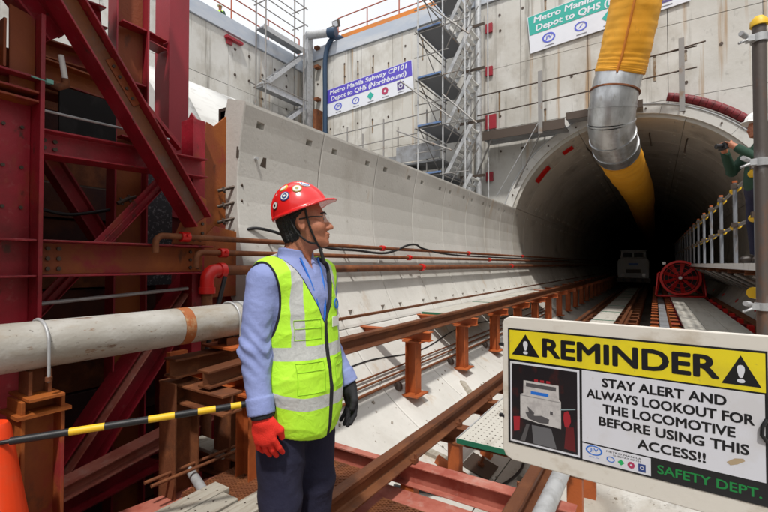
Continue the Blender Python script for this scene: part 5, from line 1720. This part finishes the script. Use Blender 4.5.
def shirt_fn(x, y, z):
    t_ = torso(x, y, z, .012)
    a = arms(x, y, z, .010)
    d = smin(t_, a, .03) + folds(x, y, z, .0035)
    # deeper creases at the elbows
    for E_ in (RE, LE):
        q = np.exp(-((z - E_[2]) ** 2) / .006) * (np.abs(y) > .19)
        d = d + .0022 * q * np.sin(120 * z + 70 * x + 3 * np.sin(50 * y))
    # collar
    tr = np.sqrt((x + .010 - .10 * (z - 1.435)) ** 2 + (y * .92) ** 2)
    col = np.maximum(np.abs(tr - (.066 + .10 * (1.45 - z))) - .0045, np.abs(z - 1.437 + .22 * np.maximum(x, 0)) - .030)
    col = smax(col, -(np.abs(y) - .012 - .25 * (1.50 - z)) * np.where(x > 0, 1, -1e3) - 0, .004) if False else col
    d = smin(d, col, .006)
    neck = np.maximum(tr - .060, 1.400 - z)
    d = smax(d, -neck, .004)
    vcut = np.maximum(np.abs(y) - .35 * np.maximum(z - 1.370, 0), 1.370 - z)
    d = np.where(x > .02, smax(d, -vcut, .003), d)
    d = np.maximum(d, .80 - z)
    for W, dr in ((RW, Vector(RW) - Vector(RE)), (LW, Vector(LW) - Vector(LE))):
        n_ = dr.normalized()
        e = (x - W[0]) * n_.x + (y - W[1]) * n_.y + (z - W[2]) * n_.z
        d = np.where(np.abs(y) > .17, np.maximum(d, e - .005), d)
        cuff = np.maximum(np.abs(e + .025) - .03, cap(x, y, z, tuple(Vector(W) - n_ * .12), tuple(Vector(W) + n_ * .05), .053, .047))
        d = smin(d, cuff, .004)
    return d


mesh_obj('shirt', sdf_mesh(shirt_fn, (-.2, -.34, .72), (.24, .36, 1.53), .005), M_SHIRT, man, MW)


def armhole(x, y, z):
    return ell(x, np.abs(y), z, (-.005, .250, 1.255), (.118, .108, .185))


def neckcut(x, y, z):
    return np.maximum(np.sqrt((x + .012) ** 2 + y ** 2) - .088, 1.36 - z)


def vee(x, y, z):
    return np.where(x > -.02, (np.abs(y) - .46 * (z - 1.165)) * .9, 1.0)


HEM = .785


def hemz(x, y):
    return HEM - .055 * np.maximum(x, 0) / .15 + .01 * np.sin(9 * y)


def vest_fn(x, y, z):
    d = smin(torso(x, y, z, .030), ell(x, y, z, (.014, 0, .84), (.172, .190, .26)), .05)
    d = d + folds(x, y, z, .0065, .8)
    d = smax(d, -armhole(x, y, z), .006)
    d = smax(d, -neckcut(x, y, z), .006)
    d = smax(d, -vee(x, y, z), .006)
    d = smax(d, hemz(x, y) - z, .006)
    inner = smin(torso(x, y, z, .005), ell(x, y, z, (.014, 0, .84), (.156, .174, .26)), .05)
    return smax(d, -np.maximum(inner, hemz(x, y) - .2 - z), .004) if False else np.where(z < .82, smax(d, -inner, .004), d)


VP, VQ = sdf_mesh(vest_fn, (-.22, -.28, .62), (.22, .28, 1.50), .0045)
x_, y_, z_ = VP.T
edge = np.minimum(np.minimum(np.abs(armhole(x_, y_, z_)), np.abs(neckcut(x_, y_, z_))), np.abs(vee(x_, y_, z_)) + np.where(x_ > 0, 0, 1))
zipd = np.where((x_ > 0.05) & (z_ < 1.19), np.abs(y_ + .003 * np.sin(z_ * 14)) - .004, 1)
edge = np.minimum(edge, zipd)
zf = z_ + .045 * np.clip(x_ / .15, 0, 1)
band = np.minimum(np.abs(z_ - 1.06) - .025, np.abs(zf - .915) - .025)
vb = np.where(z_ > 1.07, np.abs(np.abs(y_) - .118 + .10 * np.clip(z_ - 1.25, 0, 1)) - .022, 1)
band = np.minimum(band, vb)
mv = bpy.data.materials.new('hi_vis_vest')
mv.use_nodes = True
N, K = mv.node_tree.nodes, mv.node_tree.links
bs = N['Principled BSDF']
bs.inputs['Roughness'].default_value = .75


def thr(attr, lim):
    a = N.new('ShaderNodeAttribute')
    a.attribute_name = attr
    m_ = N.new('ShaderNodeMath')
    m_.operation = 'LESS_THAN'
    m_.inputs[1].default_value = lim
    K.new(a.outputs['Fac'], m_.inputs[0])
    return m_.outputs[0]


def mixc(f, a, b):
    m_ = N.new('ShaderNodeMix')
    m_.data_type = 'RGBA'
    K.new(f, m_.inputs[0])
    for i, v_ in ((6, a), (7, b)):
        if isinstance(v_, tuple):
            m_.inputs[i].default_value = (*v_, 1)
        else:
            K.new(v_, m_.inputs[i])
    return m_.outputs[2]


gp_ = N.new('ShaderNodeNewGeometry')
nz_ = N.new('ShaderNodeTexNoise')
nz_.inputs['Scale'].default_value = 14
K.new(gp_.outputs['Position'], nz_.inputs['Vector'])
c0 = mixc(nz_.outputs['Fac'], (0.42, 0.80, 0.02), (0.52, 0.92, 0.05))
nz2 = N.new('ShaderNodeTexNoise')
nz2.inputs['Scale'].default_value = 90
K.new(gp_.outputs['Position'], nz2.inputs['Vector'])
c1 = mixc(nz2.outputs['Fac'], (0.40, 0.41, 0.40), (0.58, 0.59, 0.57))
c2 = mixc(thr('band', 0), c0, c1)
c3 = mixc(thr('edge', .0065), c2, (0.012, 0.012, 0.014))
K.new(c3, bs.inputs['Base Color'])
bw_ = N.new('ShaderNodeTexNoise')
bw_.inputs['Scale'].default_value = 24
bw_.inputs['Detail'].default_value = 8
bw_.inputs['Distortion'].default_value = .6
bm_ = N.new('ShaderNodeBump')
bm_.inputs['Strength'].default_value = .55
bm_.inputs['Distance'].default_value = .010
K.new(gp_.outputs['Position'], bw_.inputs['Vector'])
K.new(bw_.outputs['Fac'], bm_.inputs['Height'])
K.new(bm_.outputs[0], bs.inputs['Normal'])
vest = mesh_obj('vest', (VP, VQ), mv, man, MW, {'edge': edge, 'band': band})


def tr_fn(x, y, z):
    d = legs(x, y, z, .022) + folds(x, y, z, .005, .8)
    d = smin(d, ell(x, y, z, (.01, 0, .93), (.145, .172, .12)), .03)
    d = np.maximum(d, z - 1.0)
    return np.maximum(d, .06 - z)


mesh_obj('trousers', sdf_mesh(tr_fn, (-.2, -.26, .03), (.2, .26, 1.02), .007), M_TROUSER, man, MW)


def boot_fn(s):
    def f(x, y, z):
        d = smin(ell(x, y, z, (.05, s * .108, .05), (.135, .052, .058)), cap(x, y, z, (-.01, s * .105, .05), (-.01, s * .105, .14), .055, .056), .03)
        return np.maximum(d, -z)
    return f


for s in (-1, 1):
    mesh_obj('boot', sdf_mesh(boot_fn(s), (-.12, s * .108 - .08, -.01), (.22, s * .108 + .08, .22), .007), M_BOOT, man, MW)
# gloves
RH = Matrix.Translation((RW[0] + .004, RW[1], RW[2] - .01)) @ Matrix.Rotation(math.radians(-10), 4, 'Y') @ Matrix.Rotation(math.radians(25), 4, 'Z')
gl = mesh_obj('glove', sdf_mesh(lambda x, y, z: hand_sdf(x, y, z, 1.06, 1.15), (-.08, -.05, -.20), (.09, .10, .05), .0035), M_GLOVER, man, MW @ RH)
gl['label'] = 'red work glove on the near hand'
mesh_obj('glove_cuff', sdf_mesh(lambda x, y, z: np.maximum(cap(x, y, z, (0, 0, .06), (0, 0, -.04), .043, .039), np.abs(z - .012) - .020), (-.07, -.07, -.04), (.07, .07, .06), .004), M_GLOVEK, man, MW @ RH)
LH = Matrix.Translation((LW[0] + .006, LW[1], LW[2] - .01)) @ Matrix.Rotation(math.radians(-14), 4, 'Y') @ Matrix.Rotation(math.radians(-20), 4, 'Z') @ Matrix.Scale(-1, 4, (0, 1, 0))
P_, Q_ = sdf_mesh(lambda x, y, z: hand_sdf(x, y, z, 1.12, 1.0), (-.08, -.05, -.20), (.09, .10, .06), .0035)
gl = mesh_obj('glove', (P_, Q_[:, ::-1]), M_GLOVEK, man, MW @ LH)
gl['label'] = 'black work glove on the far hand'
# head gear
HW = MW @ HM
mesh_obj('hair', sdf_mesh(hair_sdf, (-.14, -.11, -.12), (.06, .11, .14), .004), M_HAIR, man, HW)
HEL = HW @ Matrix.Translation((-.006, 0, .050)) @ Matrix.Rotation(math.radians(-13), 4, 'Y') @ Matrix.Scale(.895, 4)
hel = mesh_obj('helmet', sdf_mesh(helmet_sdf, (-.16, -.15, -.03), (.20, .15, .16), .004), M_HELMET, man, HEL)


def htx(p):
    return HEL @ Vector(p)


def sticker(phi, th_, r_, ms):
    ph, t2 = math.radians(phi), math.radians(th_)
    R3 = (.137, .115, .147)
    p = Vector((-.004 + R3[0] * math.cos(t2) * math.cos(ph), -R3[1] * math.cos(t2) * math.sin(ph), R3[2] * math.sin(t2)))
    n_ = Vector(((p.x + .004) / R3[0] ** 2, p.y / R3[1] ** 2, p.z / R3[2] ** 2)).normalized()
    w = htx(p)
    nw = (HEL.to_3x3() @ n_).normalized()
    o = None
    for k, (rr, m_) in enumerate(ms):
        o2 = MB().disc(w - nw * (.0062 - .0010 * k), nw, r_ * rr, .004, 20).build('sticker' if k == 0 else 'sticker_print', m_, man if o is None else o)
        o = o or o2
    return o


M_STW = mat('sticker_white', (.75, .75, .72), .35)
M_STG = mat('sticker_olive', (.35, .30, .08), .35)
M_STY = mat('sticker_yellow', (.75, .62, .12), .35)
sticker(140, 24, .0165, [(1, M_PRINTK), (.82, M_STW), (.35, M_PRINTK)])
sticker(108, 34, .0205, [(1, M_PRINTDB), (.80, M_STW), (.55, M_PRINTDB), (.25, M_STW)])
sticker(72, 42, .0200, [(1, M_STG), (.80, M_STW), (.35, M_STG)])
sticker(35, 50, .0215, [(1, M_STW), (.78, M_PRINTB), (.62, M_STW)])
sticker(118, 62, .019, [(1, M_STY), (.7, M_STW)])
sticker(158, 52, .012, [(1, M_STW)])
# chin strap, glasses, eyes
hp = lambda p: HW @ Vector(p)
MB().tube([hp(p) for p in smooth_pts([(.020, -.086, .060), (.024, -.082, .01), (.034, -.070, -.05), (.048, -.048, -.100), (.058, -.018, -.122), (.058, .018, -.122), (.048, .048, -.100), (.034, .070, -.05), (.020, .086, .06)])], .0045, 8).build('chin_strap', M_STRAP, man)
MB().tube([hp(p) for p in smooth_pts([(-.055, -.080, .045), (-.030, -.083, -.035), (.01, -.074, -.085), (.048, -.048, -.100)])], .004, 8).build('chin_strap', M_STRAP, man)
MB().tube([hp(p) for p in smooth_pts([(.055, -.030, -.118), (.060, -.032, -.150), (.064, -.030, -.185)])], .007, 8).build('strap_end', M_STRAP, man)
gm_ = MB()
for s in (-1, 1):
    gm_.tube([hp((.086, s * .060, .010)), hp((.04, s * .078, .014)), hp((-.01, s * .084, .010))], .003, 6)
gm_.build('glasses_frame', M_STRAP, man)
mbl = MB()
lp_ = []
for i in range(13):
    yy = -.064 + .128 * i / 12
    xx = .110 - 5.0 * yy * yy
    lp_.append((xx, yy))
PP = [hp((x, y, zz)) for zz in (-.014, .022) for x, y in lp_]
mbl.add(PP, [(i, i + 1, 13 + i + 1, 13 + i) for i in range(12)], True)
mbl.build('glasses_lens', M_LENS, man)
for s in (-1, 1):
    ey = MB().tube([hp((.0785 + .0105 * math.sin(a), s * .031, .003 + .0 * a)) for a in (-.2, .2)], .006, 10).build('eye', M_STW, man)
    MB().disc(hp((.0875, s * .031, .003)), HW.to_3x3() @ Vector((1, 0, 0)), .0052, .002, 12).build('iris', M_STRAP, ey)
    MB().tube([hp((.098, s * .010, .0265)), hp((.094, s * .030, .031)), hp((.078, s * .047, .026))], .0032, 6).build('eyebrow', M_HAIR, man)
# lanyard, badge, vest logo, pocket flaps
MB().tube([MW @ Vector(p) for p in smooth_pts([(.066, -.052, 1.425), (.108, -.038, 1.33), (.136, -.018, 1.22), (.146, .0, 1.14)])], .0045, 6).build('lanyard', M_PRINTB, man)
MB().tube([MW @ Vector(p) for p in smooth_pts([(.066, .052, 1.425), (.108, .038, 1.33), (.136, .018, 1.22), (.146, .0, 1.14)])], .0045, 6).build('lanyard', M_PRINTB, man)


def vest_x(y, z):
    xs = np.linspace(.05, .22, 120)
    f = vest_fn(xs, 0 * xs + y, 0 * xs + z)
    i = np.argmax(f > 0)
    return xs[i]


bx_ = vest_x(.085, 1.235) + .003
MB().ring(MW @ Vector((bx_, .085, 1.235)), (1, .35, .1), .014, .022, .003, 20).build('vest_logo', M_PRINTB, man)
bx_ = vest_x(.075, 1.165) + .002
MB().obox(MW @ Vector((bx_, .07, 1.165)), (.002, 0, 0), (-.006, .026, 0), (0, 0, .020)).build('vest_badge', M_STW, man)
M_STITCH = mat('vest_stitching', (0.30, 0.58, 0.02), .8)
for yy, zz, hh in ((-.085, 1.025, .115), (-.080, 1.185, .075), (.085, 1.025, .115)):
    def pk(y, z):
        return MW @ Vector((vest_x(y, z) + .0005, y, z))
    ws = np.linspace(-.052, .052, 9)
    for z0 in (zz, zz - .032):
        MB().tube([pk(yy + w, z0) for w in ws], .0013, 6).build('pocket_seam', M_STITCH, man)
    zs = np.linspace(zz, zz - hh, 8)
    for sgn in (-1, 1):
        MB().tube([pk(yy + sgn * .052, z) for z in zs], .0012, 6).build('pocket_seam', M_STITCH, man)
    MB().tube([pk(yy + w, zz - hh) for w in ws], .0012, 6).build('pocket_seam', M_STITCH, man)

# ---- simple smaller figures
def small_person(name, label, loc, yaw, clothes, vestm, helmet, pose, h=.011, leg=M_TROUSER):
    t = thing(name, label, 'person', loc)
    W_ = Matrix.Translation(loc) @ Matrix.Rotation(math.radians(yaw), 4, 'Z')
    hm = rotm(0, pose.get('pitch', -8), (.03, 0, 1.605))
    def arm(x, y, z, g):
        d = 1e3 + 0 * x
        for S, E_, Wr in pose['arms']:
            d = np.minimum(d, smin(cap(x, y, z, S, E_, .055 + g, .044 + g), cap(x, y, z, E_, Wr, .043 + g, .034 + g), .02))
        return d
    def bf(x, y, z):
        d = smin(smin(torso(x, y, z), legs(x, y, z), .04), arm(x, y, z, 0), .03)
        d = smin(d, cap(x, y, z, (-.018, 0, 1.38), (.005, 0, 1.535), .056, .054), .02)
        d = smin(d, head_sdf(*tf(hm, x, y, z)), .018)
        for S, E_, Wr in pose['arms']:
            v_ = (Vector(Wr) - Vector(E_)).normalized()
            d = smin(d, cap(x, y, z, Wr, tuple(Vector(Wr) + v_ * .06), .030, .036), .015)
            for k in range(4):
                o_ = Vector((0, -.03 + .02 * k, 0)) if abs(v_.y) < .8 else Vector((-.03 + .02 * k, 0, 0))
                a_ = Vector(Wr) + v_ * .08 + o_
                d = smin(d, cap(x, y, z, tuple(a_), tuple(a_ + v_ * .05 + Vector((.02, 0, -.01))), .011, .009), .006)
            d = smin(d, cap(x, y, z, tuple(Vector(Wr) + v_ * .03), tuple(Vector(Wr) + v_ * .06 + Vector((.0, 0, .05))), .013, .010), .008)
        for s in (-1, 1):
            d = smin(d, ell(x, y, z, (.045, s * .108, .045), (.11, .045, .045)), .03)
        return d
    lo_, hi_ = (-.25, -.45, -.01), (.60, .45, 1.78)
    mesh_obj('body', sdf_mesh(bf, lo_, hi_, h), M_SKIN, t, W_)
    def sf(x, y, z):
        d = smin(torso(x, y, z, .016), arm(x, y, z, .014), .03) + folds(x, y, z, .004)
        d = np.maximum(np.maximum(d, .82 - z), np.where(np.sqrt(x ** 2 + y ** 2) < .085, z - 1.44, -1))
        for S, E_, Wr in pose['arms']:
            v_ = (Vector(Wr) - Vector(E_)).normalized()
            e = (x - Wr[0]) * v_.x + (y - Wr[1]) * v_.y + (z - Wr[2]) * v_.z
            d = np.where((x - Wr[0]) ** 2 + (y - Wr[1]) ** 2 + (z - Wr[2]) ** 2 < .03, np.maximum(d, e), d)
        return d
    mesh_obj('jacket', sdf_mesh(sf, lo_, hi_, h), clothes, t, W_)
    if vestm:
        mesh_obj('vest', sdf_mesh(lambda x, y, z: smax(smax(np.maximum(torso(x, y, z, .034), .80 - z), -armhole(x, y, z), .006), -neckcut(x, y, z), .006), (-.25, -.3, .7), (.25, .3, 1.5), h), vestm, t, W_)
    mesh_obj('trousers', sdf_mesh(lambda x, y, z: np.maximum(np.maximum(legs(x, y, z, .016), z - .98), .05 - z), (-.22, -.28, 0), (.22, .28, 1.02), h), leg, t, W_)
    for s in (-1, 1):
        mesh_obj('boot', sdf_mesh(boot_fn(s), (-.12, s * .108 - .08, -.01), (.22, s * .108 + .08, .22), h), M_BOOT, t, W_)
    mesh_obj('hair', sdf_mesh(hair_sdf, (-.14, -.11, -.12), (.06, .11, .14), .007), M_HAIR, t, W_ @ hm)
    mesh_obj('helmet', sdf_mesh(helmet_sdf, (-.16, -.15, -.03), (.20, .15, .16), .006), helmet, t, W_ @ hm @ Matrix.Translation((0, 0, .052)) @ Matrix.Rotation(math.radians(-6), 4, 'Y'))
    return t, W_


M_DGREEN = mat('dark_green_cloth', (0.015, 0.05, 0.03), .85)
M_ORCLOTH = mat('orange_cloth', (0.62, 0.16, 0.08), .85)
M_WHELM = mat('white_helmet', (0.78, 0.78, 0.76), .3, coat=.4)
M_LIME = mat('plain_lime', (0.50, 0.88, 0.05), .75)
px1, py1 = 1.065, 6.60
p1, W1 = small_person('person', 'person in a white helmet photographing from the walkway behind the scaffold post', (px1, py1, 1.40), 205, M_DGREEN, None, M_WHELM,
                      {'arms': [((-.0, -.185, 1.355), (.15, -.27, 1.14), (.33, -.10, 1.36)), ((-.0, .185, 1.355), (.15, .27, 1.14), (.33, .10, 1.36))], 'pitch': -2})
camw = W1 @ Vector((.40, 0, 1.40))
ct = thing('camera', 'small black camera held up by the person in the white helmet', 'camera', camw)
R3 = W1.to_3x3()
MB().obox(camw, R3 @ Vector((.025, 0, 0)), R3 @ Vector((0, .065, 0)), R3 @ Vector((0, 0, .04))).build('camera_body', M_BLACK, ct, .006)
MB().cyl(camw + R3 @ Vector((.025, 0, 0)), camw + R3 @ Vector((.085, 0, 0)), .03, 16).build('camera_lens', M_BLACK, ct)
p2, W2 = small_person('person', 'distant person in a lime vest and white helmet above the left wall top', (-19.0, 14.0, 13.16), -60, M_DGREEN, M_LIME, M_WHELM,
                      {'arms': [((-.0, -.185, 1.355), (-.02, -.27, 1.10), (.12, -.20, 1.0)), ((-.0, .185, 1.355), (.04, .27, 1.12), (.2, .12, 1.3))], 'pitch': -8}, h=.016)

# ------------------------------------------------------------------ small clutter, bolts and plates
def boltrow(p0, p1, n, r=.014, nrm=(1, 0, 0)):
    p0, p1 = Vector(p0), Vector(p1)
    for i in range(n):
        p = p0.lerp(p1, i / max(n - 1, 1))
        MB().disc(p, nrm, r, .012, 6).build('bolt', M_BOLT, fr)


for y in (1.16, 1.22):
    boltrow((XF + .0105, y, 1.37), (XF + .0105, y, 1.50), 3)
for y in (2.16, 2.23):
    boltrow((XF + .0105, y, 1.37), (XF + .0105, y, 1.50), 3)
for y in (1.15, 1.21):
    boltrow((XF - .044, y, 2.16), (XF - .044, y, 2.21), 2)
part('gusset_plate', MB().prism([(1.95, 1.56), (2.26, 1.56), (2.26, 1.95), (2.14, 2.0)], (-3.245, 0, 0), (-3.233, 0, 0), (0, 1, 0), (0, 0, 1)), M_REDRUST)
boltrow((-3.233, 2.02, 1.60), (-3.233, 2.20, 1.60), 4)
boltrow((-3.233, 2.22, 1.66), (-3.233, 2.22, 1.90), 4)
boltrow((XF, .98, 2.60), (XF, .98, 2.68), 2)
for z in (1.75, 2.0, 2.25):
    boltrow((XF, .93, z), (XF, 1.02, z), 2, .011)
part('splice_plate', MB().obox((d0 + d1) / 2 + Vector((.018, 0, .12)), (d1 - d0).normalized() * .16, uu * .055, Vector((.004, 0, 0))), M_REDRUST)
for s_ in (-.11, -.04, .04, .11):
    for q_ in (-.03, .03):
        MB().disc((d0 + d1) / 2 + Vector((.022, 0, .12)) + (d1 - d0).normalized() * s_ + uu * q_, (1, 0, 0), .011, .010, 6).build('bolt', M_BOLT, fr)

rnd = random.Random(3)
deb = MB()
for i in range(520):
    x = rnd.uniform(-2.6, .9)
    y = 2.3 + 10 * rnd.random() ** 1.6
    z = floor_z(x)
    n_ = Vector((CX - x, 0, CZ - z)).normalized()
    u_ = Vector((rnd.uniform(-1, 1), rnd.uniform(-1, 1), 0))
    u_ = (u_ - n_ * u_.dot(n_)).normalized()
    w_ = n_.cross(u_)
    a = rnd.uniform(.003, .011) * (2 if rnd.random() < .06 else 1)
    deb.obox(Vector((x, y, z)) + n_ * a * .3, u_ * a * rnd.uniform(.8, 1.8), w_ * a, (n_ + u_ * rnd.uniform(-.4, .4)) * a * .5)
stuff(deb.build('rubble', mat('rubble', (0.20, 0.17, 0.13), .95, 0, [((0.34, 0.31, 0.27), (8, 8, 8), .48, .6, .9)])))
bpy.data.objects['rubble']['label'] = 'small chips of rubble scattered over the pale curved floor'
bpy.data.objects['rubble']['category'] = 'rubble'


def floor_line(name, label, cat, pts, r_, m):
    P = [(x, y, floor_z(x) + r_ + .002) for x, y in pts]
    return tag(MB().tube(smooth_pts(P, 8), r_, 8).build(name, m), label, cat)


floor_line('black_hose', 'black hose snaking across the pale floor between the rails below the perforated board', 'hose', [(-1.75, 2.9), (-1.3, 3.4), (-1.1, 4.2), (-1.35, 5.2), (-1.1, 6.4), (-1.2, 8), (-.9, 10)], .013, M_BLACK)
floor_line('thin_cable', 'thin black cable lying along the floor left of the orange posts', 'cable', [(-2.62, 2.7), (-2.66, 3.8), (-2.60, 5.0), (-2.68, 6.6), (-2.62, 9), (-2.66, 12)], .008, M_BLACK)
for k, (x, y, a, l, lab) in enumerate(((-1.80, 3.55, .4, .22, 'small timber offcut on the floor beside the near rail'), (-.98, 2.82, 1.2, .16, 'timber wedge lying beyond the pink channel under the sign'), (-1.95, 5.1, -.5, .26, 'timber offcut on the floor behind the second orange post'))):
    z = floor_z(x)
    n_ = Vector((CX - x, 0, CZ - z)).normalized()
    u_ = Vector((math.cos(a), math.sin(a), 0))
    u_ = (u_ - n_ * u_.dot(n_)).normalized()
    tag(MB().obox(Vector((x, y, z)) + n_ * .02, u_ * l, n_.cross(u_) * .04, n_ * .018).build('timber_offcut', M_WOOD, None, .003), lab, 'timber')

pf = thing('site_platform', 'raised steel site platform beyond the left wall, under the distant person', 'platform', (-19, 14, 8.75))
MB().box((-20.6, 12.4, 13.02), (-17.6, 15.6, 13.15)).build('deck', M_DECK, pf)
for x in (-20.4, -17.8):
    for y in (12.6, 15.4):
        MB().hbeam((x, y, 8.74), (x, y, 13.01), .25, .25, (1, 0, 0)).build('post', M_SCAF, pf)
